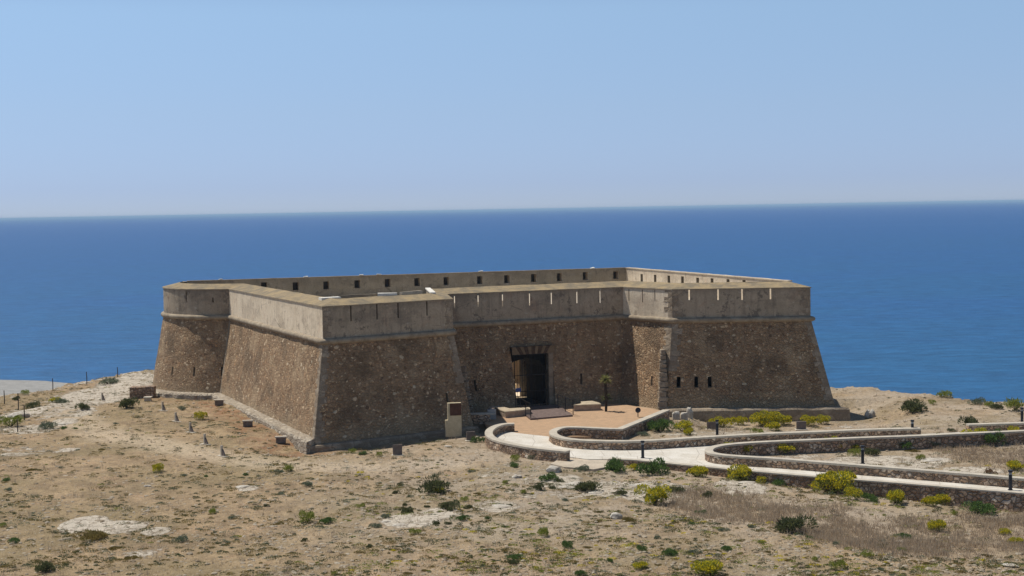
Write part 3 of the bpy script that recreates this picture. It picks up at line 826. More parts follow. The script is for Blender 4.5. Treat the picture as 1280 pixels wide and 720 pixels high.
# the terrace and the sunlit court behind the gateway
e = (CR-CL).normalized(); nn = Vector((-e.y, e.x))     # into the fort
mid = v3(CL+(CR-CL)*((uL+uR)/2), 0).to_2d()
q0 = mid + nn*5.6
court = [q0-e*7.5, q0+e*4.5, q0+e*4.5+nn*9, q0-e*7.5+nn*9]  # left side widened to let the sun onto the stair
bm = bmesh.new(); Lp = [v3(p, 0) for p in IN]; Lc = [v3(p, 0) for p in court]
vs = [bm.verts.new((p.x, p.y, ZF)) for p in Lp+Lc]
for t in tessellate_polygon([Lp, Lc]):
    try: bm.faces.new([vs[i] for i in t])
    except ValueError: pass
fpart('terrace', bm, M['apron'])
bm = bmesh.new()
wP = []
for i in range(4):
    a, b = court[i], court[(i+1) % 4]
    if i == 0:   # the gateway side has the mouth of the passage
        ha = q0-e*1.5; hb = q0+e*1.5
        for s_, t_, z_ in ((a, ha, 0), (hb, b, 0), (ha, hb, 3.4)):
            bm.faces.new([bm.verts.new(x) for x in (v3(s_, z_), v3(t_, z_), v3(t_, ZF), v3(s_, ZF))])
    else: bm.faces.new([bm.verts.new(x) for x in (v3(a, 0), v3(b, 0), v3(b, ZF), v3(a, ZF))])
bm.faces.new([bm.verts.new(v3(p, .06)) for p in court])
fpart('courtyard', bm, M['plaster_lit'])
# broad stair ramp to the terrace, added to catch sunlight behind the gate
bm = bmesh.new(); ra, rb = q0-e*4.9+nn*2.2, q0+e*2.2+nn*2.2; st = 22
for k in range(st):
    o0 = nn*(k*6.6/st); o1 = nn*((k+1)*6.6/st); z0_, z1_ = .06+k*ZF/st, .06+(k+1)*(ZF-.06)/st
    bm.faces.new([bm.verts.new(x) for x in (v3(ra+o0, z0_), v3(rb+o0, z0_), v3(rb+o0, z1_), v3(ra+o0, z1_))])
    bm.faces.new([bm.verts.new(x) for x in (v3(ra+o0, z1_), v3(rb+o0, z1_), v3(rb+o1, z1_), v3(ra+o1, z1_))])
    bm.faces.new([bm.verts.new(x) for x in (v3(rb+o0, 0), v3(rb+o1, 0), v3(rb+o1, z1_), v3(rb+o0, z1_))])
fpart('added_sun_stair', bm, M['plaster_lit'])
# kerbs of the stair opening on the left bastion
def kerb(pts, z0, z1, w, mt, nm):
    bm = bmesh.new()
    for a, b in zip(pts, pts[1:]):
        a = gp(*a, z1); b = gp(*b, z1); c = (a+b)/2
        box(bm, (c.x, c.y, (z0+z1)/2), ((b-a).length, w, z1-z0), math.atan2(b.y-a.y, b.x-a.x), .01)
    fpart(nm, bm, mt)
kerb([(400, 372), (424, 371)], ZF, ZR+.02, .8, M['white'], 'terrace_block')
kerb([(416, 369.5), (470, 367)], ZF, ZR+.06, .3, M['cordon'], 'terrace_kerb')
kerb([(472, 366.5), (496, 366)], ZF, ZR+.12, .6, M['white'], 'terrace_block')
kerb([(501, 365), (526, 363)], ZF, ZR+.15, .25, M['plaster_lit'], 'terrace_kerb')
ridge_cap('coping', iF, M['white'], .3, .08)

# cordon
prof = [(-.05, ZC-.26), (.10, ZC-.235), (.20, ZC-.16), (.235, ZC-.06), (.215, ZC+.04), (.13, ZC+.12), (-.05, ZC+.15)]
bm = bmesh.new(); rings = []
for d, z in prof:
    O = offset(OUT, d); pts = []
    for i in range(n_):
        a = O[i]; b = O[(i+1) % n_]; m_ = max(1, int((OUT[(i+1) % n_]-OUT[i]).length/.5))
        for k in range(m_):
            p = a.lerp(b, k/m_); pts.append(bm.verts.new((p.x, p.y, z+.02*nz((p.x, p.y, z), 1.6))))
    rings.append(pts)
for a, b in zip(rings, rings[1:]):
    for k in range(len(a)): bm.faces.new((a[k-1], a[k], b[k], b[k-1]))
fpart('cordon', bm, M['cordon'], smooth=True)

# corner stones
def quoins(P, side, z0, z1, w0=.42, w1=.62, hh=.36, proud=.014, mt=None, P2=None):
    bm = bmesh.new(); 
    for k, (Pf, s) in enumerate(P):
        L = (Pf(1, .5)-Pf(0, .5)).length
        z = z0; n = 0
        za = Pf(.5, 0).z; zb = Pf(.5, 1).z
        while z < z1-.05:
            h = min(hh*random.uniform(.85, 1.15), z1-z); w = (w0 if (n+k) % 2 else w1)*random.uniform(.9, 1.1)
            va, vb = (z+.008-za)/(zb-za), (z+h-.008-za)/(zb-za)
            ua, ub = (0, w/L) if s == 0 else (1-w/L, 1)
            c = [Pf(ua, va), Pf(ub, va), Pf(ub, vb), Pf(ua, vb)]
            no = (c[1]-c[0]).cross(c[3]-c[0]).normalized()
            if no.y > 0 and abs(no.y) > .25: no = -no
            f = [bm.verts.new(x+no*(proud+random.uniform(0, .01))) for x in c]; bk = [bm.verts.new(x-no*.03) for x in c]
            bm.faces.new(f)
            for q in range(4): bm.faces.new((f[q-1], f[q], bk[q], bk[q-1]))
            z += h; n += 1
    fpart('quoins', bm, mt or M['quoin'])
quoins([(A_, 1), (B_, 0)], 0, .0, ZC-.25); quoins([(B_, 1)], 0, 2.8, ZC-.25)
quoins([(K_, 1), (Rr_, 0)], 0, 2.6, ZC-.25, .5, .75); quoins([(Rr_, 1)], 0, .5, ZC-.25)
quoins([(A_, 0)], 0, .3, ZC-.25, .4, .5)
quoins([(par(iR), 0), (par(iK), 1)], 0, ZC+.2, ZO-.08, .45, .75); quoins([(par(iR), 1)], 0, ZC+.2, ZO-.08, .5, .8)
quoins([(par(iB), 0)], 0, ZC+.2, ZO-.08, .35, .6); quoins([(par(iB), 1)], 0, ZC+.2, ZO-.08, .45, .6)

# foundations showing at the foot
def plinth(name, idx, d, zt, mt, jag=.07, extra0=0, extra1=0):
    b0 = (ZC-zt)*BAT
    A = offset(OUT, b0-.25); B = offset(OUT, b0+d); bm = bmesh.new(); pr = None
    path = []
    for q, i in enumerate(idx):
        j = (i+1) % n_; m_ = max(1, int((B[j]-B[i]).length/.28))
        for k in range(m_ + (1 if i == idx[-1] else 0)): path.append((A[i].lerp(A[j], k/m_), B[i].lerp(B[j], k/m_)))
    for a, b in path:
        r = (b-a).normalized(); o = b + r*nz((b.x, b.y, 0), 1.7)*jag*1.6
        z = zt + nz((b.x, b.y, 5), 1.3)*jag
        zin = zt + .03 + nz((a.x, a.y, 9), 1.3)*jag*.6
        cur = [bm.verts.new(v3(a, zin)), bm.verts.new(v3(o-r*.08, z)), bm.verts.new(v3(o+r*.03, z-.12)), bm.verts.new(v3(o+r*.12, -1.25))]
        if pr:
            for k in range(3): bm.faces.new((pr[k], pr[k+1], cur[k+1], cur[k]))
        else: bm.faces.new(cur+[bm.verts.new(v3(a, -1.25))])
        pr = cur
    bm.faces.new(pr+[bm.verts.new(v3(path[-1][0], -1.25))])
    fpart(name, bm, mt)
plinth('foundation', list(range(2, NA)), .75, .32, M['plinth'])
plinth('foundation', [iR], .62, .06, M['quoin'], .06)
plinth('foundation', [iB], .35, -.05, M['quoin'], .05)
# ruined corner masonry at the two inner corners
def ruin(px0, px1, py_base, top_py, depth, seed, side):
    random.seed(seed); a = gp(px0, py_base, 0); b = gp(px1, py_base, 0)
    H = (py_base-top_py)/ (FPX/a.y); bm = bmesh.new(); z = -.2; w = (b-a).x
    while z < H:
        h = random.uniform(.25, .42); t = max(0, z/H); wl = w*(1-.45*t)*random.uniform(.8, 1.1)
        cx = (b.x - wl/2 - t*side) if side > 0 else (a.x + wl/2 - t*side*1.0)
        box(bm, (cx, a.y+.35+t*.55, z+h/2), (wl, depth*(1-.35*t), h*.97), random.uniform(-.08, .08), .035, .05)
        z += h
    fpart('broken_quoins', bm, M['quoin'])
ruin(576, 592, 523, 463, .9, 3, .5)
ruin(823, 836, 512, 444, .8, 5, -.25)

# gateway: reveal, lintel, passage, gate
door = bpy.data.objects.new('gateway', None); COL.objects.link(door); door.parent = fort
dc = C_((hd[0]+hd[1])/2, hd[2]); door.location = dc-FL
pin = Vector((nn.x, nn.y, 0))
ez = Vector((e.x, e.y, 0))
dL = C_(hd[0], hd[2]); dR = C_(hd[1], hd[2]); zD0 = dL.z; tL = C_(hd[0], hd[3]); tR = C_(hd[1], hd[3]); zD1 = tL.z
# stone reveal goes in .7 m, to the gate plane
DP = 1.9
def inner(p, d): # a point at depth d behind the sill line
    q = Vector((dL.x, dL.y, 0)); off = (Vector((p.x, p.y, 0))-q).dot(pin)
    return p + pin*(d-off)
bm = bmesh.new()
fr = [dL, dR, tR, tL]; bk = [inner(p, DP) for p in fr]
a = [bm.verts.new(x) for x in fr]; b = [bm.verts.new(x) for x in bk]
for i in (0, 1, 2, 3): bm.faces.new((a[i-1], a[i], b[i], b[i-1]))
bmo('reveal', bm, M['quoin'], door, False)
# flat arch of alternating voussoirs, proud of the wall plane inside the recess
bm = bmesh.new(); nV = 11; wv = .55; dep = .35
for i in range(nV):
    t0, t1 = i/nV, (i+1)/nV; g = .008
    top0 = tL.lerp(tR, t0+g/3); top1 = tL.lerp(tR, t1-g/3)
    def low(t):
        tt = .5+(t-.5)*.74; p = tL.lerp(tR, tt); return p - Vector((0, 0, wv))
    c = [low(t0+g), low(t1-g), top1, top0]
    c = [inner(p, dep) for p in c]
    back_ = [p+pin*.5 for p in c]
    f = [bm.verts.new(x) for x in c]; bb = [bm.verts.new(x) for x in back_]
    fs = [bm.faces.new(f)] + [bm.faces.new((f[q-1], f[q], bb[q], bb[q-1])) for q in range(4)]
    for x in fs: x.material_index = i % 2
# side wedges filling up to the jambs
for s, (o_, t_) in enumerate(((tL, 0), (tR, 1))):
    c = [inner(o_, dep), inner(o_-Vector((0, 0, wv)), dep), inner(tL.lerp(tR, .13 if s == 0 else .87)-Vector((0, 0, wv)), dep)]
    bm.faces.new([bm.verts.new(x+pin*.01) for x in c]).material_index = 0
bmo('lintel', bm, [M['voussoir_a'], M['voussoir_b']], door, False)
# pilaster strips beside the opening (right one shows)
bm = bmesh.new()
wj = .36
z_ = zD0; k = 0
while z_ < zD1-wv-.02:
    h = min(.42, zD1-wv-z_)
    for p0, s in ((dR, -1),):
        pp = inner(p0, dep+.01); c = pp + ez*s*wj/2 + pin*.2; box(bm, (c.x, c.y, z_+h/2), (wj-.004, .4, h-.012), math.atan2(ez.y, ez.x), .004, .015)
    z_ += h; k += 1
bmo('door_frame', bm, M['quoin'], door, False)
# passage vault (open at both ends)
bm = bmesh.new()
g0 = inner(dL, DP)+ez*.0; g1 = inner(dR, DP)
prof2 = [g0, g1, g1+Vector((0, 0, 2.6)), g0.lerp(g1, .85)+Vector((0, 0, 3.15)), g0.lerp(g1, .5)+Vector((0, 0, 3.4)), g0.lerp(g1, .15)+Vector((0, 0, 3.15)), g0+Vector((0, 0, 2.6))]
f = [bm.verts.new(x) for x in prof2]; bb = [bm.verts.new(x+pin*(5.6-DP+.02)) for x in prof2]
for i in range(len(f)): bm.faces.new((f[i-1], f[i], bb[i], bb[i-1]))
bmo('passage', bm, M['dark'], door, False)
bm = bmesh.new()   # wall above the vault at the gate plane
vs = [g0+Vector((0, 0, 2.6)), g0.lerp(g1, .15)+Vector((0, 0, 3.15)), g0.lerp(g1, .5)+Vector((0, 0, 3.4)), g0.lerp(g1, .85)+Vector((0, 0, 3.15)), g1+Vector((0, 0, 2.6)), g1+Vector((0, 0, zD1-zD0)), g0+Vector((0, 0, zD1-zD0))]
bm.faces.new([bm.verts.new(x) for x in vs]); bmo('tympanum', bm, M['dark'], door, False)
gate = bpy.data.objects.new('iron_gate', None); COL.objects.link(gate); gate.parent = door; gate.location = (0, 0, 0)
bm = bmesh.new(); gl_ = inner(dL, .62)+ez*.04; gr_ = inner(dR, .62)-ez*wj
Lg = (gr_-gl_).length; nb = 13; Hg = zD1-zD0-wv-.03
for i in range(nb+1):
    p = gl_.lerp(gr_, i/nb); cyl(bm, p, p+Vector((0, 0, Hg)), .012, n=6)
bmo('bars', bm, M['iron'], gate, False)
bm = bmesh.new()
for z in (.05, 1.15, 2.3, Hg-.03):
    c = (gl_+gr_)/2; box(bm, (c.x, c.y, c.z+z), (Lg, .04, .05), math.atan2(ez.y, ez.x))
for p in (gl_, gl_.lerp(gr_, .5), gr_): cyl(bm, p, p+Vector((0, 0, Hg)), .03, n=6)
bmo('gate_frame', bm, M['iron'], gate, False)
bm = bmesh.new(); c = gl_+ez*.24-pin*.04; box(bm, (c.x, c.y, c.z+1.28), (.42, .02, .28), math.atan2(ez.y, ez.x)); bmo('notice', bm, M['blue'], gate, False)

# ------------------------------------------------------------------ entrance furniture
# deck
P = [gp(x, y, .16) for x, y in [(663, 523), (716, 518.5), (709, 512.5), (690, 507), (655, 509), (662, 514)]]
P = [gp(663, 523.5, .2), gp(716, 519, .2), v3((dR.to_2d()+e*.1), .2), v3((dL.to_2d()-e*.1), .2)]
bm = bmesh.new(); a, b, c, d = P; nb = 12
for i in range(nb):
    q = [a.lerp(d, i/nb+.004), b.lerp(c, i/nb+.004), b.lerp(c, (i+1)/nb-.004), a.lerp(d, (i+1)/nb-.004)]
    f = [bm.verts.new(v3(x, .22)) for x in q]; g = [bm.verts.new(v3(x, .04)) for x in q]
    bm.faces.new(f)
    for k in range(4): bm.faces.new((f[k-1], f[k], g[k], g[k-1]))
deck = bmo('entrance_deck', bm, M['deck']); tag(deck, 'purplish brown plank deck in front of the gateway between the two benches', 'deck')

def railing(pts, label):
    root = empty('railing', gp(*pts[0], .2), label, 'railing')
    P = [gp(x, y, .2) for x, y in pts]
    Q = []
    for a, b in zip(P, P[1:]):
        m_ = max(1, int((b-a).length/1.3)); Q += [a.lerp(b, k/m_) for k in range(m_)]
    Q.append(P[-1])
    for p in Q:
        bm = bmesh.new(); cyl(bm, p, p+Vector((0, 0, 1.02)), .028, n=8); bmo('post', bm, M['iron'], root, False)
    for z in (1.0, .55, .2):
        bm = bmesh.new()
        for a, b in zip(P, P[1:]): cyl(bm, a+Vector((0, 0, z)), b+Vector((0, 0, z)), .02 if z == 1 else .012, n=6)
        bmo('rail', bm, M['iron'], root, False)
railing([(663.5, 523), (645, 513)], 'dark iron handrail left of the gateway beside the left bench')
railing([(716.5, 518.8), (697.5, 511)], 'dark iron railing right of the gateway beside the right bench')

def bench(pts, label, zt=.56):
    """L-shaped bench from six plan points"""
    root = empty('stone_bench', pts[0], label, 'bench')
    def prism(P, z0, z1, mt, nm):
        bm = bmesh.new(); f = [bm.verts.new(v3(p, z1)) for p in P]; g = [bm.verts.new(v3(p, z0)) for p in P]
        bm.faces.new(f); bm.faces.new(g[::-1])
        for k in range(len(P)): bm.faces.new((f[k-1], f[k], g[k], g[k-1]))
        bmesh.ops.bevel(bm, geom=list(bm.edges), offset=.015, segments=1, affect='EDGES')
        bmo(nm, bm, mt, root, False)
    c = sum((Vector((p.x, p.y)) for p in pts), Vector((0, 0)))/len(pts)
    prism([Vector((p.x, p.y)) for p in pts], .02, zt-.1, M['benchface'], 'bench_base')
    prism([Vector((p.x, p.y)) + (Vector((p.x, p.y))-c).normalized()*.04 for p in pts], zt-.1, zt, M['bench'], 'seat_slab')
def gpz(x, y): return gp(x, y, .56)
bench([gpz(632, 514.3), gpz(663, 511.2), gpz(661, 508.8), gpz(637, 510.3), gpz(624.5, 507), gpz(614, 507.6)], 'L-shaped stone bench left of the gateway, behind the curved path wall')
bench([gpz(717, 506), gpz(751, 504.8), gpz(748, 503), gpz(740, 501), gpz(726, 501.6), gpz(728, 504)], 'L-shaped stone bench right of the gateway, next to the spiky plant')

# litter bin / pedestal
b0 = gp(614.5, 525.5, 0)
root = empty('litter_bin', b0, 'grey concrete litter bin with steel rim beside the left bench', 'bin')
bm = bmesh.new(); box(bm, (0, 0, .38), (.58, .5, .76), .1, 0, .02); bmo('bin_body', bm, M['greybox'], root)
bm = bmesh.new(); cyl(bm, (0, 0, .76), (0, 0, .88), .2, .21, 14); bmo('bin_rim', bm, mat_plain('brushed_steel', (.5, .5, .5), .35, .1, 5, .001, .8), root)

# sign pillar
b0 = gp(568.5, 543, 0)
root = empty('sign_pillar', b0, 'tall cream stepped sign pillar with a brown plate at its top, at the right corner of the left bastion', 'sign', rz=.15)
bm = bmesh.new(); box(bm, (0, 0, .95), (.86, .34, 2.15), 0, 0, .012); box(bm, (-.50, .0, .42), (.2, .335, 1.05), 0, 0, .01); bmo('pillar', bm, M['cream'], root)
bm = bmesh.new(); box(bm, (.06, -.185, 1.62), (.72, .03, .78), 0, 0, .004); bmo('plate', bm, M['rust'], root)

# low blocks next to the left wall: rubble bank linking sign and court
b0 = gp(598, 529, 0)
root = empty('rubble_bank', b0, 'short shaded rubble wall between the sign pillar and the curved path wall', 'wall')
bm = bmesh.new(); box(bm, (-.3, .1, .28), (2.2, .5, .62), -.02, .03, .03); bmo('wall_body', bm, M['pathwall'], root)
bm = bmesh.new(); box(bm, (.2, .1, .63), (1.9, .56, .08), -.02, .01, .01); bmo('coping', bm, M['coping'], root)

def bollard(px, py, label, h=.98, loc=None, first=[None]):
    p = loc or gp(px, py, .10)
    if first[0] is None:
        root = empty('bollard_lamp', p, label, 'bollard lamp', 'bollard lamps along the path')
        bm = bmesh.new(); cyl(bm, (0, 0, 0), (0, 0, .76), .085, .085, 16); cyl(bm, (0, 0, -.02), (0, 0, .025), .13, .13, 16); bmo('bollard_post', bm, M['bollard'], root)
        bm = bmesh.new(); cyl(bm, (0, 0, .76), (0, 0, .88), .078, .078, 16); bmo('lamp_lens', bm, M['lens'], root)
        bm = bmesh.new(); cyl(bm, (0, 0, .87), (0, 0, .90), .09, .115, 16); cyl(bm, (0, 0, .90), (0, 0, .975), .115, .11, 16); bmo('lamp_cap', bm, M['bollard'], root)
        first[0] = root
    else:
        root = first[0].copy(); COL.objects.link(root)
        for ch in first[0].children:
            c = ch.copy(); COL.objects.link(c); c.parent = root
    root.location = p; tag(root, label, 'bollard lamp', 'bollard lamps along the path')
bollard(803.5, 572.5, 'black bollard lamp on the pale path in front of the hairpin wall, near the forecourt')
bollard(896.5, 544.5, 'black bollard lamp behind the garden wall in front of the right bastion')
bollard(1078.3, 579.5, 'black bollard lamp behind the near path wall beside yellow shrubs')
bollard(1140.5, 545, 'black bollard lamp at the end of the long garden wall')
bollard(1263, 612.5, 'black bollard lamp nearest the camera on the path at the lower right')
bollard(1277.5, 528.5, 'black bollard lamp behind the far right wall, cut by the photo edge')
b0 = gp(797.5, 521.5, .1)
root = empty('spotlight', b0, 'short dark round floodlight on a stem at the edge of the gravel forecourt', 'spotlight')
bm = bmesh.new(); cyl(bm, (0, 0, 0), (0, 0, .35), .03, n=8); bmo('stem', bm, M['iron'], root)
bm = bmesh.new(); cyl(bm, (0, .14, .44), (0, -.14, .5), .17, .18, 16); bmo('lamp_head', bm, M['bollard'], root)

# info tablets standing on pale slabs
def tablet(px, py, label, rz, w=.75, h=.72, lean=0.0, kind='panel'):
    p = ground(px, py); root = empty('information_tablet', p, label, 'information tablet', 'information tablets round the fort', rz)
    bm = bmesh.new(); box(bm, (0, 0, h/2+.03), (w, .10, h), 0, .01, .015)
    if lean:
        for v in bm.verts:
            if v.co.x > 0 and v.co.z > h*.5: v.co.x -= w*.55
    bmo('tablet_face', bm, M['tablet'], root)
    bm = bmesh.new(); box(bm, (0, 0, .02), (w*1.25, .5, .07), 0, .01, .015); bmo('base_slab', bm, M['palestone'], root)
def buttress(px, py, label):
    p = ground(px, py); root = empty('stone_marker', p, label, 'stone marker', 'upright stone markers in a row left of the fort', -.75)
    bm = bmesh.new(); box(bm, (-.06, 0, .42), (.14, .15, .84), 0, .012, .015); bmo('upright', bm, M['palestone'], root)
    bm = bmesh.new(); vs = [(.03, -.06, .05), (.30, -.05, .05), (.28, -.05, .14), (.03, -.05, .55)]
    f = [bm.verts.new(v) for v in vs]; g = [bm.verts.new((v[0], .07, v[2])) for v in vs]; bm.faces.new(f); bm.faces.new(g[::-1])
    for k in range(4): bm.faces.new((f[k-1], f[k], g[k], g[k-1]))
    bmo('brace', bm, M['tablet'], root)
    bm = bmesh.new(); box(bm, (.02, 0, .02), (1.0, .32, .08), 0, .015, .015); bmo('base_slab', bm, M['palestone'], root); root.scale = (.85, .85, .78)
for i, (x, y) in enumerate(((204, 513.5), (220.5, 527), (238.5, 540.5), (256.5, 555.5), (278, 570.5))):
    buttress(x, y, label=['farthest of five upright stone markers, in front of the round tower', 'second stone marker from the tower in the row of five', 'middle stone marker of the row of five left of the fort', 'fourth stone marker from the tower, next to last of the row', 'nearest of five upright stone markers, by the dirt track'][i])
buttress(128.5, 501, 'lone upright stone marker on bare rock left of the low rubble wall')
def lectern(px, py, label):
    p = ground(px, py); root = empty('stone_lectern', p, label, 'low lectern', 'low stone lecterns along the left wall', .1)
    bm = bmesh.new(); box(bm, (0, .02, .2), (.62, .2, .36), 0, .01, .01); bmo('lectern_base', bm, M['tablet'], root)
    bm = bmesh.new(); box(bm, (0, 0, .41), (.72, .34, .08), 0, .01, .015); bmo('lectern_top', bm, M['palestone'], root)
lectern(274, 507, 'low stone lectern beside the round tower and wall corner'); lectern(310, 533.5, 'low stone lectern halfway along the sunlit left wall'); lectern(351.5, 559.5, 'low stone lectern near the front corner of the left bastion')
tablet(497, 569.5, 'square brown tablet on a pale slab in front of the left bastion', .1, .55, .62)
tablet(588.5, 551, 'square brown tablet on a pale slab by the curved path wall', .2, .55, .55)
tablet(1001.5, 537.5, 'brown tablet on a pale slab among yellow shrubs below the right bastion', 0, .62, .52)
tablet(889.5, 537, 'brown tablet partly hidden behind the garden bollard lamp', 0, .6, .5)

# low rubble wall left of the tower, slab next to it
p = ground(175, 498)
root = empty('low_wall', p, 'low square rubble wall in shade left of the round tower', 'wall')
bm = bmesh.new(); box(bm, (.1, .5, .42), (1.85, 1.0, .9), .05, .05, .04); bmo('wall_body', bm, M['pathwall'], root)
p = ground(185, 501.5); bm = bmesh.new(); box(bm, (0, 0, .3), (.6, .5, .10), 0, .01, .015); box(bm, (0, 0, .1), (.5, .4, .28), 0, .01, .01)
o = bmo('stone_block', bm, M['palestone']); o.location = p; tag(o, 'pale slab on a block between the low rubble wall and the tower foot', 'stone block')

# stones at the foot of the right bastion
def boulder(name, px, py, sx, sy, sz, label, cat, mt=None, seed=0, cut=False, group=None, sink=.25, rz=0):
    random.seed(seed+50); p = ground(px, py); bm = bmesh.new()
    bmesh.ops.create_icosphere(bm, subdivisions=3, radius=1)
    for v in bm.verts:
        n1 = noise.cell(v.co*1.3+Vector((seed, 0, 0)))*.12
        q = v.co*(1+.25*nz(v.co, 1.2, seed)+.10*nz(v.co, 3, seed)+n1)
        if cut: q = Vector([max(-.8, min(.8, c)) for c in q])
        v.co = Vector((q.x*sx/2, q.y*sy/2, q.z*sz*.6))
    o = bmo(name, bm, mt or M['rock']); o.location = p+Vector((0, 0, sz*.5-sz*sink)); o.rotation_euler.z = rz
    tag(o, label, cat, group); return o
boulder('stone_block', 836, 521, .75, .6, .6, 'leftmost squared block below the ruined corner of the right bastion', 'stone block', M['quoin'], 1, True)
boulder('stone_block', 845, 524, .62, .5, .72, 'rounded grey block, second from the left at the right bastion foot', 'stone block', M['rock'], 2, True)
boulder('stone_block', 855, 524, .6, .5, .62, 'pale split block, third from the left at the right bastion foot', 'stone block', M['rock'], 3, True)
boulder('stone_block', 862, 522.5, .5, .5, .85, 'tall pale block standing against the foundation of the right bastion', 'stone block', M['rock'], 4)
boulder('boulder', 1085, 521.5, .45, .5, .62, 'left half of a split tan boulder on the grass right of the fort', 'boulder', M['rock'], 5, rz=.3)
boulder('boulder', 1090.5, 521, .4, .5, .60, 'right half of a split tan boulder on the grass right of the fort', 'boulder', M['rock'], 6, rz=-.2)

# fence posts on the left shore
for i, (x, y, h) in enumerate(((5.5, 505, 1.0), (23, 513, 1.25), (30.5, 525, 1.05), (66, 487, .95), (108.5, 480, 1.0), (147, 472, .8), (3, 473.5, .9), (22, 540, .8))):
    p = ground(x, y)
    bm = bmesh.new(); cyl(bm, (0, 0, -.2), (0.02, 0, h*.55), .04, .036, 8); cyl(bm, (.02, 0, h*.55), (0.0, .01, h), .036, .03, 8); cyl(bm, (0, .01, h), (0, .01, h+.03), .045, .04, 8)
    o = bmo('fence_post', bm, M['post']); o.location = p
    tag(o, ['thin dark post by the left edge of the photo', 'tall thin post at the left above the shingle', 'thin post on bare rock below the tall one', 'thin post between grey bushes and the beach', 'thin post on the shore crest beside a grey-green bush', 'thin post nearest the round tower on the shore crest', 'thin post on the far shingle at the left edge', 'short leaning post in the rocky scrub at the left'][i], 'post', 'thin posts along the left shore')

# ------------------------------------------------------------------ plants
def leaf_mesh(n, size, w, h, droop=.35, core=.3, seed=0, up=.3, top_only=False, lumps=7):
    rnd = random.Random(seed); vs = []; fs = []
    L = [(rnd.uniform(-.62, .62), rnd.uniform(-.62, .62), rnd.uniform(.15, .6), rnd.uniform(.2, .5)) for _ in range(lumps)] + [(0, 0, .3, .45)]
    for i in range(n):
        lx, ly, lz, lr = rnd.choice(L)
        while True:
            d = Vector((rnd.gauss(0, 1), rnd.gauss(0, 1), rnd.gauss(0, 1))).normalized()
            if d.z > -.4: break
        if top_only and d.z < .15: d.z = abs(d.z)+.2; d.normalize()
        r = lr*(1-core*rnd.random()**1.5)*(1+.35*nz(d, 2.5, seed))*(1.35 if rnd.random() < .06 else 1)
        if top_only: r = lr*rnd.uniform(.98, 1.1)
        c = Vector((lx+d.x*r, ly+d.y*r, max(.02, lz+d.z*r*.95)))
        c = Vector((c.x*w, c.y*w, c.z*h))
        t = (d + Vector((rnd.uniform(-1, 1), rnd.uniform(-1, 1), rnd.uniform(-.3, 1)+up))*.8).normalized()
        s = t.cross(Vector((rnd.uniform(-1, 1), rnd.uniform(-1, 1), rnd.uniform(-1, 1)))).normalized()
        l = size*rnd.uniform(.6, 1.4); ww = l*rnd.uniform(.28, .5) if not top_only else l*.6
        k = len(vs); vs += [c-s*ww*.5, c+t*l*.5-s*ww*.35, c+t*l, c+s*ww*.5+t*l*.2]
        fs.append((k, k+1, k+2, k+3))
    me = bpy.data.meshes.new('foliage'); me.from_pydata([tuple(v) for v in vs], [], fs); me.update(); return me
PROTO = {}
def protos(kind, mt, n, size, variants=3, h=.62):
    L = []
    for s in range(variants):
        me = leaf_mesh(int(n*2.2), size*.62, .62, h, seed=hash(kind) % 100 + s*13 if False else sum(map(ord, kind))+s*13); me.name = kind+'_foliage'; me.materials.append(M[mt]); L.append(me)
    PROTO[kind] = L
protos('G', 'leaf_green', 900, .12, h=.48); protos('D', 'leaf_dark', 900, .13, h=.46); protos('S', 'leaf_grey', 800, .11, h=.42); protos('L', 'leaf_lime', 700, .12)
protos('O', 'leaf_ochre', 900, .10, h=.14); protos('R', 'leaf_rust', 700, .11, h=.5); protos('Y', 'leaf_lime', 700, .12, h=.6)
FLW = []
for s in range(3):
    me = leaf_mesh(1300, .06, .62, .60, seed=sum(map(ord, 'Y'))+s*13, top_only=True); me.name = 'flowers'; me.materials.append(M['flower']); FLW.append(me)
KN = {'G': ('green_shrub', 'shrub'), 'D': ('dark_shrub', 'shrub'), 'S': ('grey_shrub', 'shrub'), 'L': ('lime_tuft', 'shrub'), 'O': ('ochre_mat', 'ground plant'), 'R': ('rusty_shrub', 'shrub'), 'Y': ('yellow_flower_shrub', 'shrub')}
SPRIG = []
for s in range(3):     # stems shared by bigger bushes
    bm = bmesh.new(); r_ = random.Random(s)
    for i in range(9):
        a = r_.uniform(0, 6.28); q = r_.uniform(.15, .42); cyl(bm, (0, 0, -.05), (math.cos(a)*q, math.sin(a)*q, r_.uniform(.25, .45)), .022, .008, 5)
    me = bpy.data.meshes.new('stems'); bm.to_mesh(me); bm.free(); me.materials.append(M['trunk']); SPRIG.append(me)
rs = random.Random(11)
GRPN = {'G': 'green shrubs on the dry ground', 'D': 'dark shrubs on the dry ground', 'S': 'grey-green tufts on the dry ground', 'L': 'lime green tufts on the dry ground', 'O': 'ochre mats on the dry ground', 'R': 'rusty shrubs', 'Y': 'yellow-flowered shrubs'}
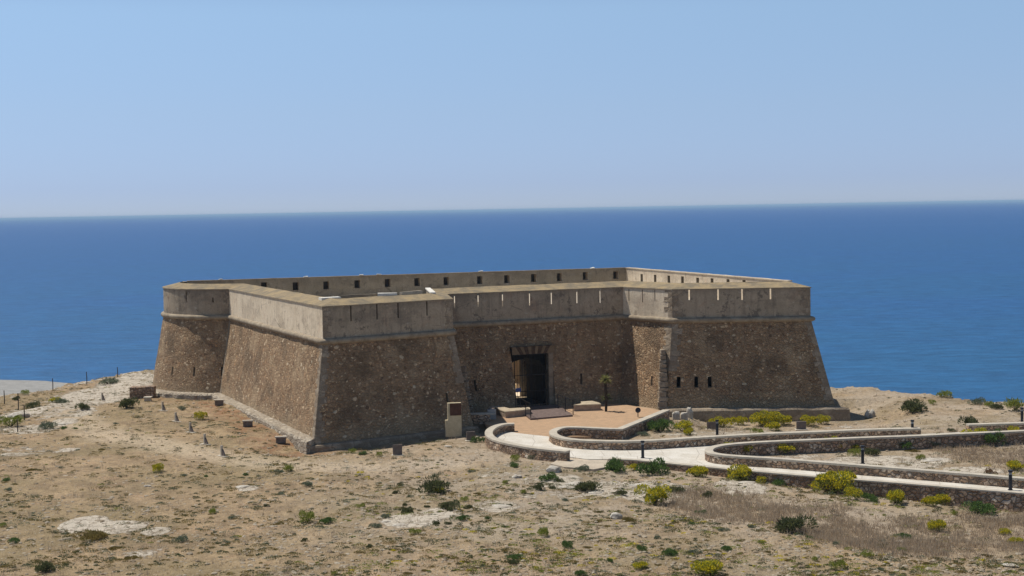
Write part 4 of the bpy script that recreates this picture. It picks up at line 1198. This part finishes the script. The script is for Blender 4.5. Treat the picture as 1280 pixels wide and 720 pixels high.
def shrub(kind, px, py, w, label, group=None, zbase=None):
    p = ground(px, py) if zbase is None else gp(px, py, zbase)
    sc = w/(FPX/p.y)/(.84 if kind == 'Y' else .94); v = rs.randrange(3)
    name, cat = KN[kind]; rz = rs.uniform(0, 6.28); sz = sc*rs.uniform(.9, 1.35)*(.9 if w > 30 else 1)
    if kind == 'Y' or w >= 20:
        root = empty(name, p-Vector((0, 0, .03)), label, cat, group or GRPN[kind], rz); root.scale = (sc, sc, sz)
        f = bpy.data.objects.new('foliage', PROTO[kind][v]); COL.objects.link(f); f.parent = root
        if kind == 'Y':
            g = bpy.data.objects.new('flowers', FLW[v]); COL.objects.link(g); g.parent = root
        if w >= 20 and kind != 'O':
            g = bpy.data.objects.new('stems', SPRIG[v]); COL.objects.link(g); g.parent = root
    else:
        o = bpy.data.objects.new(name, PROTO[kind][v]); COL.objects.link(o); o.location = p-Vector((0, 0, .03)); o.scale = (sc, sc, sz); o.rotation_euler.z = rz
        tag(o, label, cat, group or GRPN[kind])
BIG = [
 ('D', 543, 615, 34, 'large dark green bush standing alone in the middle of the stony ground'),
 ('Y', 548, 616, 11, 'small yellow flowering clump in front of the large lone dark bush'),
 ('D', 508, 642, 16, 'dark bush just above the white rock patch'),
 ('D', 562, 637, 24, 'broad dark olive bush on the right end of the white rock patch'),
 ('L', 579, 627, 12, 'upright bright green tuft behind the broad dark olive bush'),
 ('G', 577.5, 650, 14, 'green tuft at the lower right of the white rock patch'),
 ('L', 384, 652, 21, 'lime green low shrub, left of a pair below the pale gravel'),
 ('G', 409, 654, 17, 'green low shrub, right of a pair below the pale gravel'),
 ('L', 520.5, 667, 14, 'lime tuft at the lower edge of the white rock patch'),
 ('S', 468.5, 659, 13, 'grey-green tuft touching the left tip of the white rock patch'),
 ('S', 385, 607, 13, 'flat grey-green tuft in the pale gravel in front of the fort corner'),
 ('L', 362, 588, 14, 'lime and green cluster beside the track in front of the fort corner'),
 ('G', 642, 584, 13, 'dark green bush under a lime one below the left curved wall'),
 ('L', 643, 577, 13, 'lime green bush right against the foot of the left curved wall'),
 ('S', 673, 573, 22, 'grey-olive bush below the square end of the left curved wall'),
 ('G', 685, 600, 22, 'green bush beside a grey rock below the tan apron'),
 ('S', 727, 588, 16, 'pale grey and yellowish clump right at the lower edge of the tan apron'),
 ('G', 771, 589, 28, 'wide green shrub at the left end of the low front wall'),
 ('Y', 790, 588, 12, 'small yellow-green shrub between two green ones at the low front wall'),
 ('G', 815, 592, 33, 'wide dark green shrub against the low front wall, right of the first bollard'),
 ('Y', 871, 596, 21, 'round yellow-green shrub against the low front wall'),
 ('Y', 930, 600, 28, 'large yellow-topped shrub at the low front wall where its stones get taller'),
 ('Y', 952, 603, 16, 'round yellow shrub next to the large yellow-topped one at the front wall'),
 ('G', 973, 606, 19, 'green shrub between yellow ones along the low front wall'),
 ('D', 734, 613, 29, 'spreading dark green bush below the flat white slabs'),
 ('D', 776, 618, 15, 'small dark olive bush right of the spreading dark bush'),
 ('D', 844, 616, 18, 'dark olive bush at the right end of the pale rocky patch'),
 ('Y', 818, 629, 30, 'low wide yellow shrub at the left edge of the mauve dry grass'),
 ('O', 785, 651, 20, 'ochre mat next to the lone pale boulder'),
 ('D', 884, 622, 13, 'rust-edged dark bush in the mauve grass left part'),
 ('L', 680, 670, 17, 'lime green tuft alone in the stony foreground'),
 ('G', 710, 684, 15, 'green tuft right of the lone lime tuft in the foreground'),
 ('G', 645, 699, 19, 'blue-green tuft in the foreground centre, with an olive one below'),
 ('G', 803, 687, 13, 'round green tuft in the foreground between ochre mats'),
 ('G', 838, 694, 20, 'bright green tuft with yellow bits in the right foreground'),
 ('S', 869.5, 691, 14, 'grey-green tuft right of the bright green foreground tuft'),
 ('G', 908, 688, 14, 'green tuft with yellow right of the grey-green foreground tuft'),
 ('Y', 798, 711, 16, 'yellow-green tuft near the bottom edge centre'),
 ('G', 726, 719, 15, 'blue-green tuft on the bottom edge of the photo'),
 ('Y', 888, 718, 36, 'wide yellow shrub on the bottom edge of the photo'),
 ('D', 988, 664, 45, 'biggest dark green bush in the right foreground grass'),
 ('Y', 1038, 616, 40, 'biggest yellow shrub, bulging against the front wall'),
 ('Y', 1066, 625, 17, 'yellow-green shrub right of the biggest yellow shrub'),
 ('G', 1082, 622, 16, 'green shrub at the front wall in the middle of the yellow row'),
 ('G', 1093, 627, 15, 'dark green shrub with a yellow cap at the front wall'),
 ('Y', 1121, 629, 24, 'round yellow-green shrub at the front wall below the second bollard'),
 ('Y', 1161, 632, 16, 'small yellow shrub left of the bright tall one at the front wall'),
 ('Y', 1177, 629, 24, 'tall bright yellow shrub at the front wall near the right'),
 ('G', 1225, 641, 38, 'wide blue-green bush below the front wall at the far right'),
 ('Y', 1168, 664, 19, 'yellow-capped green shrub standing in the mauve dry grass'),
 ('G', 1130, 673, 17, 'low green tuft at the lower rim of the mauve dry grass'),
 ('Y', 1258, 668, 13, 'upper one of two yellow tufts in the right foreground'),
 ('Y', 1268, 679, 15, 'lower one of two yellow tufts in the right foreground'),
 ('L', 1047, 711, 18, 'lime green tuft near the bottom, right of centre'),
 ('L', 1083, 696, 14, 'yellowish green tuft in the right foreground gravel'),
 ('O', 1100, 684, 20, 'ochre olive mat in the right foreground gravel'),
 ('G', 826, 539, 32, 'big round green bush in the garden by the diagonal wall'),
 ('Y', 853, 539, 20, 'yellow-green shrub right of the big round green garden bush'),
 ('Y', 859, 544, 11, 'bright yellow small shrub low in the garden before the blocks'),
 ('Y', 903, 534, 20, 'yellow shrub just right of the garden bollard'),
 ('S', 933, 536, 13, 'grey-green shrub between yellow ones in the garden'),
 ('Y', 922, 531, 15, 'yellow shrub set back against the foundation, left part'),
 ('Y', 945, 533, 18, 'yellow shrub left of centre in the row below the right bastion'),
 ('Y', 963, 532, 21, 'yellow shrub in the centre of the row below the right bastion'),
 ('Y', 966, 538, 16, 'yellow shrub in front of the central row one'),
 ('Y', 981, 531, 19, 'yellow shrub left of the garden tablet'),
 ('Y', 1012, 532, 18, 'yellow shrub right of the garden tablet'),
 ('Y', 1030, 530, 15, 'last yellow shrub at the right end of the foundation'),
 ('L', 947, 542, 14, 'lime shrub close behind the garden wall'),
 ('S', 805, 545, 14, 'grey-green bush in the corner of the diagonal wall and the garden wall'),
 ('Y', 908, 566, 19, 'yellow shrub at the rounded end of the looping wall bed'),
 ('Y', 931, 567, 16, 'second yellow shrub inside the rounded end of the looping bed'),
 ('Y', 979, 568, 23, 'larger yellow shrub in the middle of the looping bed'),
 ('Y', 996, 566, 13, 'small yellow-green shrub touching the larger one in the looping bed'),
 ('G', 1012, 563, 12, 'green shrub in shade at the back of the looping bed'),
 ('Y', 1043, 563, 19, 'round yellow shrub before the shaded rear wall of the bed'),
 ('Y', 1069, 561, 13, 'narrow yellow shrub before the shaded rear wall of the bed'),
 ('L', 1066, 570, 15, 'yellow-green low shrub left of the second bollard'),
 ('D', 1089, 569, 17, 'dark low shrub right of the second bollard'),
 ('G', 1130, 559, 21, 'round deep green shrub against the rear wall of the bed'),
 ('L', 1169, 554, 18, 'yellow-green shrub rising over the rear wall of the bed'),
 ('S', 1164, 560, 17, 'grey-green shrub below the yellow-green one at the rear wall'),
 ('O', 1141, 564, 16, 'ochre mat beside the deep green shrub in the bed'),
 ('Y', 1219, 552, 24, 'yellow shrub in front of the far right wall'),
 ('G', 1243, 554, 28, 'long green shrub right of the yellow one near the far right wall'),
 ('Y', 1270, 545, 14, 'yellow shrub at the right edge against the path wall'),
 ('Y', 1270, 588, 20, 'yellow shrub at the right edge behind the near path wall'),
 ('R', 1237, 592, 14, 'rust-brown dead shrub behind the near path wall'),
 ('D', 1142, 515, 32, 'big dark green bush alone on the grass slope right of the fort'),
 ('L', 1160, 493, 18, 'flat lime shrub on the cliff edge, left of a pair'),
 ('L', 1179, 496, 17, 'lime shrub on the cliff edge, right of a pair'),
 ('D', 1214, 533, 22, 'dark green bush behind the left end of the far right wall'),
 ('S', 1221, 506, 18, 'grey-green bush on the cliff edge where it drops at the right'),
 ('D', 1246, 511, 14, 'dark bush on the cliff edge near the photo edge'),
 ('L', 1270, 512, 24, 'olive-lime bush on the cliff edge at the photo edge'),
 ('S', 136, 480, 20, 'big grey-green bush on the left shore crest'),
 ('D', 160, 510, 21, 'dark green bush left of the stone markers'),
 ('D', 105, 512, 16, 'dark bush on the rock left of the track'),
 ('D', 41, 510, 16, 'low dark bush in the rocky scrub at the far left'),
 ('S', 55, 488, 18, 'grey bush just above the beach'),
 ('S', 78, 504, 14, 'grey-green bush next to a small yellow one on the left rocks'),
 ('Y', 68, 503, 12, 'small yellow shrub on the left rocks'),
 ('L', 13, 533, 24, 'olive-lime bush cut by the left photo edge'),
 ('S', 57, 536, 20, 'grey-green bush on the lower rocks at the left'),
 ('Y', 196, 590, 13, 'bright yellow round shrub alone on the left dry ground'),
 ('Y', 250, 524, 12, 'yellow shrub on the grass between markers and lecterns'),
 ('G', 18, 678, 15, 'blue-green tuft at the left edge of the foreground'),
 ('O', 165, 698, 18, 'ochre mat low in the left foreground'),
 ('O', 122, 671, 38, 'long ochre green mat along the lower rim of the big white patch'),
 ('S', 225, 677, 16, 'grey-green tuft right of the big white patch'),
 ('D', 56, 714, 21, 'brownish dark tuft in the bottom left corner'),
 ('O', 145, 686, 18, 'ochre mat below the big white patch'),
 ('D', 597, 514, 16, 'dark spiky bush in the shaded inner corner by the bin'),
 ('G', 597, 553, 13, 'bright green tuft beside the tablet at the curved wall'),
]
for k_, x, y, w, lab in BIG: shrub(k_, x, y, w, lab)
SM = {'L': [(441, 567, 9), (473, 570, 8), (451, 634, 10), (417, 719, 9), (31, 493, 11), (3, 658, 10), (266, 642, 11), (1193, 644, 9), (1115, 488, 9), (1165, 505, 9), (1128, 689, 11), (1149, 575, 11), (1056, 549, 8), (632, 605, 9), (655, 617, 8), (1235, 508, 11), (1018, 700, 9), (951, 679, 8)],
      'G': [(453.5, 568, 9), (94, 536, 6), (80, 536, 7), (257, 596, 6), (8, 601, 9), (876, 643, 11), (866, 655, 9), (610, 648, 7), (762, 702, 8), (1012, 673, 9), (307, 594, 7)],
      'S': [(348, 590, 10), (482, 647, 12), (145, 530, 6), (96, 563, 6), (231, 595, 8), (227, 512, 8), (289, 648, 9), (1102, 678, 9), (1102, 713, 10), (1044, 680, 9), (350, 618, 9), (560, 605, 8), (905, 663, 12), (940, 660, 10), (11, 613, 9), (706, 626, 9), (590, 590, 8), (821, 673, 9)],
      'D': [(333, 633, 7), (500.5, 607, 8), (494, 617, 9), (20, 500, 9), (1190, 540, 10), (690, 611, 9), (673, 612, 13), (642, 705, 14), (380, 676, 8), (462, 684, 9), (506, 632, 7), (534, 634, 8), (545, 655, 9), (585, 636, 10), (560, 655, 8), (638, 633, 8), (700, 602, 8)],
      'O': [(128, 562, 10), (38, 588, 12), (85, 667, 12), (491, 687, 10), (530, 714, 12), (510, 717, 12), (598, 618, 12), (673, 641, 10), (690, 645, 9), (748, 640, 11), (745, 652, 12), (726, 668, 9), (795, 668, 9), (870, 703, 11), (776, 691, 10), (822, 706, 9), (610, 687, 12), (612, 700, 10), (735, 685, 11), (760, 658, 10), (925, 676, 9), (960, 690, 9), (1160, 705, 12), (1235, 695, 12), (205, 700, 9), (95, 690, 10), (185, 672, 10), (640, 663, 9), (350, 655, 10), (1205, 675, 9), (985, 700, 11)]}
SL = {'L': 'small lime green tuft on the dry stony ground', 'G': 'small deep green tuft on the dry stony ground', 'S': 'small grey-green tuft on the dry stony ground', 'D': 'small dark brownish tuft on the dry stony ground', 'O': 'small flat ochre plant mat on the dry stony ground'}
LM = [('the big white rock patch on the left', 145, 655), ('the lone large dark bush', 543, 610), ('the white rocks at centre', 515, 656), ('the lone pale boulder', 770, 648), ('the biggest dark bush at right', 988, 660), ('the tan concrete apron', 725, 580), ('the lone lime tuft in the foreground', 680, 668), ('the mauve dry grass', 1150, 655), ('the yellow shrub on the bottom edge', 888, 716),
      ('the lone bright yellow round shrub', 196, 590), ('the near fort corner', 392, 565), ('the nearest stone marker', 278, 572), ('the far right path wall', 1245, 530), ('the left fence posts', 30, 520), ('the blue-green foreground tuft', 645, 697), ('the second path bollard', 1078, 575), ('the round tower', 240, 498)]
LABELS = {}; CNT = {}
def relabel():
    rows = []
    for k_, L in SM.items():
        for x, y, w in L:
            n_m, lx, ly = min(LM, key=lambda q: math.hypot(x-q[1], (y-q[2])*2)); dx, dy = x-lx, (y-ly)*1.8
            d = ('right of ' if dx > 0 else 'left of ') if abs(dx) > abs(dy) else ('below ' if dy > 0 else 'above ')
            rows.append((k_, d+n_m, math.hypot(dx, dy), (x, y)))
    rows.sort(key=lambda r: r[2])
    W_ = {'L': 'small lime tuft ', 'G': 'small deep green tuft ', 'S': 'small grey-green tuft ', 'D': 'small dark tuft ', 'O': 'small flat ochre mat '}
    tot = {}
    for r in rows: tot[r[:2]] = tot.get(r[:2], 0)+1
    for k_, ph, d, xy in rows:
        n = CNT[k_, ph] = CNT.get((k_, ph), 0)+1
        suf = '' if tot[k_, ph] == 1 else [', nearest to it', ', second nearest', ', third nearest', ', fourth nearest', ', fifth nearest', ', sixth nearest', ', seventh nearest', ', eighth nearest', ', ninth nearest'][n-1]
        LABELS[k_, xy] = W_[k_]+ph+suf
relabel()
for k_, L in SM.items():
    for x, y, w in L: shrub(k_, x, y, w, LABELS[k_, (x, y)], 'small scattered '+{'L': 'lime', 'G': 'green', 'S': 'grey-green', 'D': 'dark', 'O': 'ochre'}[k_]+' tufts')

# yucca-like plant by the right bench
b0 = gp(757.5, 514.5, .1)
root = empty('yucca', b0, 'tall spiky plant with a dark trunk and pale leaf rosette right of the right bench', 'plant')
bm = bmesh.new(); cyl(bm, (0, 0, 0), (.03, 0, .9), .09, .10, 8); cyl(bm, (.03, 0, .9), (-.02, .02, 2.15), .13, .09, 8); bmo('trunk', bm, M['trunk'], root)
def rosette(c, n, l, seed, dz=.3):
    r_ = random.Random(seed); bm = bmesh.new()
    for i in range(n):
        a = r_.uniform(0, 6.28); el = r_.uniform(-.5, 1.1); d = Vector((math.cos(a)*math.cos(el), math.sin(a)*math.cos(el), math.sin(el)))
        s = d.cross(Vector((0, 0, 1))).normalized()*.035; ll = l*r_.uniform(.7, 1.1); c_ = Vector(c)
        m1 = c_+d*ll*.55; tip = c_+d*ll-Vector((0, 0, .12*ll))
        v = [bm.verts.new(x) for x in (c_-s*.6, c_+s*.6, m1+s, tip, m1-s)]; bm.faces.new(v)
    return bm
bmo('leaves', rosette((-.02, .02, 2.2), 90, .55, 1), M['yucca'], root)
bmo('dry_leaves', rosette((.05, .1, .95), 60, .5, 2), M['leaf_dark'], root)

# ------------------------------------------------------------------ single stones
STN = [(719, 605, 22, 12, 'flat pale white slab, upper of two below the apron', .12), (708, 609.5, 20, 9, 'flat pale slab, lower of two below the apron', .10), (692, 590, 17, 8, 'rounded light grey rock in green scrub below the apron', .4), (770, 648, 13, 8, 'lone pale grey boulder among ochre mats in the foreground', .35), (646, 597, 10, 7, 'small pale rock left of the green scrub', .2),
       (1122, 678, 16, 6, 'white broken stone below the mauve grass', .12), (305, 609, 17, 5, 'flat white stone on the dry ground left of centre', .12), (500, 657, 16, 5, 'white slab lump in the middle of the white rock patch', .12), (484, 653, 12, 4, 'small white slab at the left of the white rock patch', .12), (184, 608, 8, 3, 'small white stone on the dry left ground', .1),
       (24, 522, 22, 12, 'pale rock outcrop at the far left below the posts', .5), (110, 512, 8, 3, 'small white stone beside the dark bush by the track', .1), (82, 530, 15, 4, 'flat pale ledge of rock left of the track', .12), (745, 617, 16, 5, 'pale flat rock right of the spreading dark bush', .12), (625, 633, 24, 4, 'broad pale rock slab right of the broad dark olive bush', .08),
       (1163, 575, 26, 3, 'long pale slab in the planting bed', .08), (862, 521, 7, 3, 'small pale chip by the standing blocks', .1), (595, 546, 9, 4, 'pale stone beside the tablet at the curved wall', .12), (560, 558, 9, 3, 'small pale stone left of the tablet', .08), (1212, 558, 12, 3, 'pale flat stone left of the yellow shrub at the far right', .08),
       (601, 532, 11, 5, 'pale rubble stones at the left of the curved wall', .3), (1262, 707, 18, 5, 'flat grey-white slab at the bottom right corner', .1), (800, 606, 24, 4, 'pale flat rock in the rocky patch before the front wall', .08), (930, 604, 26, 5, 'pale rock ledge under the yellow shrubs', .08)]
for i, (x, y, w, d, lab, hh) in enumerate(STN):
    p = ground(x, y); s = w/(FPX/p.y)
    boulder('rock', x, y, s*1.15, s*.8 if d < 6 else s*.9, hh, lab, 'rock', M['rock'], i+20, group='loose pale rocks', sink=.3, rz=random.Random(i).uniform(-.4, .4))

# ------------------------------------------------------------------ stuff: grass, pebbles, low plants
def clear(x, y):
    """not on paving, walls or fort"""
    if in_poly(x, y, path_poly) or in_poly(x, y, court_poly): return False
    if in_poly(x, y, PB): return False
    return True
PB = offset(OUT, 1.9)
def inview(x, y):
    px, py = proj(Vector((x, y, 0))); return -60 < px < 1340 and py < 745
def scatter(n, dens, y0=52, y1=138, seed=1):
    r_ = random.Random(seed); out = []
    t = 0
    while len(out) < n and t < n*30:
        t += 1; y = y0+(y1-y0)*r_.random()**1.35; x = r_.uniform(-.40, .40)*y
        if y > coast(x)-.5 or not inview(x, y): continue
        if r_.random() > dens(x, y): continue
        if not clear(x, y): continue
        out.append((x, y))
    return out
def stony(x, y):
    px, py = proj(Vector((x, y, 0)))
    s = .12
    s = max(s, blob(x, y, PATCH)*.9)
    if px > 300 and py > 560: s = max(s, .45)
    if px > 900 and py > 660: s = max(s, .6)
    if blob(x, y, MV) > .5: s = .06
    if px < 280 and 620 < py < 690: s = max(s, .35)
    return s*(.4+1.2*max(0, nz((x, y, 0), .5)+.3))
def grassy(x, y): return max(.008, 1.0*blob(x, y, MV)*(.25+1.3*max(0, nz((x, y, 6), .45)+.3)))
r_ = random.Random(5)
# pebbles
vs = []; fs = []
octa = [(1, 0, 0), (0, 1, 0), (-1, 0, 0), (0, -1, 0), (0, 0, 1), (.7, .7, .5), (-.7, .6, .5), (-.6, -.7, .5), (.7, -.6, .5)]
of = [(0, 5, 8), (1, 6, 5), (2, 7, 6), (3, 8, 7), (4, 5, 6), (4, 6, 7), (4, 7, 8), (4, 8, 5), (0, 1, 5), (1, 2, 6), (2, 3, 7), (3, 0, 8)]
for x, y in scatter(24000, stony, seed=2):
    s = .025+.10*r_.random()**3.6; a = r_.uniform(0, 6.28); z = th(x, y); k = len(vs); e1 = r_.uniform(.7, 1.5); hz = r_.uniform(.4, .9)
    for ox, oy, oz in octa:
        X = ox*s*e1*r_.uniform(.8, 1.2); Y = oy*s*r_.uniform(.8, 1.2)
        vs.append((x+X*math.cos(a)-Y*math.sin(a), y+X*math.sin(a)+Y*math.cos(a), z-.01+oz*s*hz))
    fs += [tuple(k+i for i in f) for f in of]
me = bpy.data.meshes.new('pebbles'); me.from_pydata(vs, [], fs); me.update()
o = link('pebbles', me, M['pebble']); tag(o, 'countless loose pale stones strewn over the dry ground', 'pebbles', kind='stuff')
# dry grass
def blades(name, pts, hmin, hmax, mt, label, nb=6, spread=.12, wd=.012, seed=3, lean=1):
    r_ = random.Random(seed); vs = []; fs = []
    for x, y in pts:
        z = th(x, y); hh = r_.uniform(hmin, hmax)
        for i in range(nb):
            a = r_.uniform(0, 6.28); rr = spread*r_.random(); bx = x+math.cos(a)*rr; by = y+math.sin(a)*rr
            la = r_.uniform(0, 6.28); ln = hh*r_.uniform(.1, .6)*lean; h = hh*r_.uniform(.6, 1.1); wa = r_.uniform(0, 3.14); wx = math.cos(wa)*wd; wy = math.sin(wa)*wd
            k = len(vs); vs += [(bx-wx, by-wy, z-.01), (bx+wx, by+wy, z-.01), (bx+math.cos(la)*ln, by+math.sin(la)*ln, z+h)]
            fs.append((k, k+1, k+2))
    me = bpy.data.meshes.new(name); me.from_pydata(vs, [], fs); me.update()
    o = link(name, me, mt); tag(o, label, name.replace('_', ' '), kind='stuff')
blades('dry_grass', scatter(9000, grassy, seed=4), .10, .34, M['mauve'], 'thin mauve-brown dry grass in the right foreground and beds', 7, .16, .012)
def strawy(x, y):
    return .25+.9*max(0, nz((x, y, 3), .25)) if blob(x, y, PATCH) < .4 else .03
blades('straw_stubble', scatter(14000, strawy, seed=6), .02, .05, M['straw'], 'short straw-coloured stubble over the whole headland', 5, .14, .016, 4, 4)
# low mats of olive and ochre plants
def mats(name, pts, mt, label, seed):
    r_ = random.Random(seed); vs = []; fs = []
    for x, y in pts:
        z = th(x, y); R = (.07+.26*r_.random()**2)*(.6 if 'yellow' in name else 1); H = R*r_.uniform(.25, .6)
        for i in range(int(30+R*120)):
            a = r_.uniform(0, 6.28); q = math.sqrt(r_.random()); c = Vector((x+math.cos(a)*q*R*1.3, y+math.sin(a)*q*R*.9, z+H*(1-q*q)*r_.uniform(.5, 1)))
            t = Vector((r_.uniform(-1, 1), r_.uniform(-1, 1), r_.uniform(.1, 1))).normalized(); s = t.cross(Vector((r_.uniform(-1, 1), r_.uniform(-1, 1), r_.uniform(-1, 1)))).normalized(); l = .05
            k = len(vs); vs += [c-s*l*.4, c+s*l*.4, c+t*l]; fs.append((k, k+1, k+2))
    me = bpy.data.meshes.new(name); me.from_pydata([tuple(v) for v in vs], [], fs); me.update()
    o = link(name, me, mt); tag(o, label, 'ground cover', kind='stuff')
def matd(x, y):
    px, py = proj(Vector((x, y, 0)))
    s = .15
    if px > 560 and py > 590: s = .9
    if px < 560: s = .55
    if blob(x, y, MV) > .5: s = .1
    return s*(.2+1.6*max(0, nz((x, y, 8), .35)+.25))
mats('ochre_ground_cover', scatter(1700, matd, seed=8), M['leaf_ochre'], 'countless tiny ochre plant mats between the stones', 9)
mats('dark_ground_cover', scatter(1900, matd, seed=10), M['leaf_dark'], 'countless tiny dark olive plants between the stones', 12)
mats('grey_ground_cover', scatter(700, matd, seed=13), M['leaf_grey'], 'countless tiny grey-green plants between the stones', 14)

def limed(x, y):
    px, py = proj(Vector((x, y, 0)))
    s = .02
    if px > 430 and py > 585: s = .45
    if px > 760 and py > 600: s = .9
    if blob(x, y, MV) > .5: s = .25
    return s*(.2+1.6*max(0, nz((x, y, 15), .3)+.25))
mats('lime_ground_cover', scatter(650, limed, seed=21), M['leaf_lime'], 'countless tiny yellow-green tufts in the right foreground', 22)
mats('yellow_ground_cover', scatter(260, limed, seed=23), M['flower'], 'countless tiny yellow blooms in the right foreground', 24)
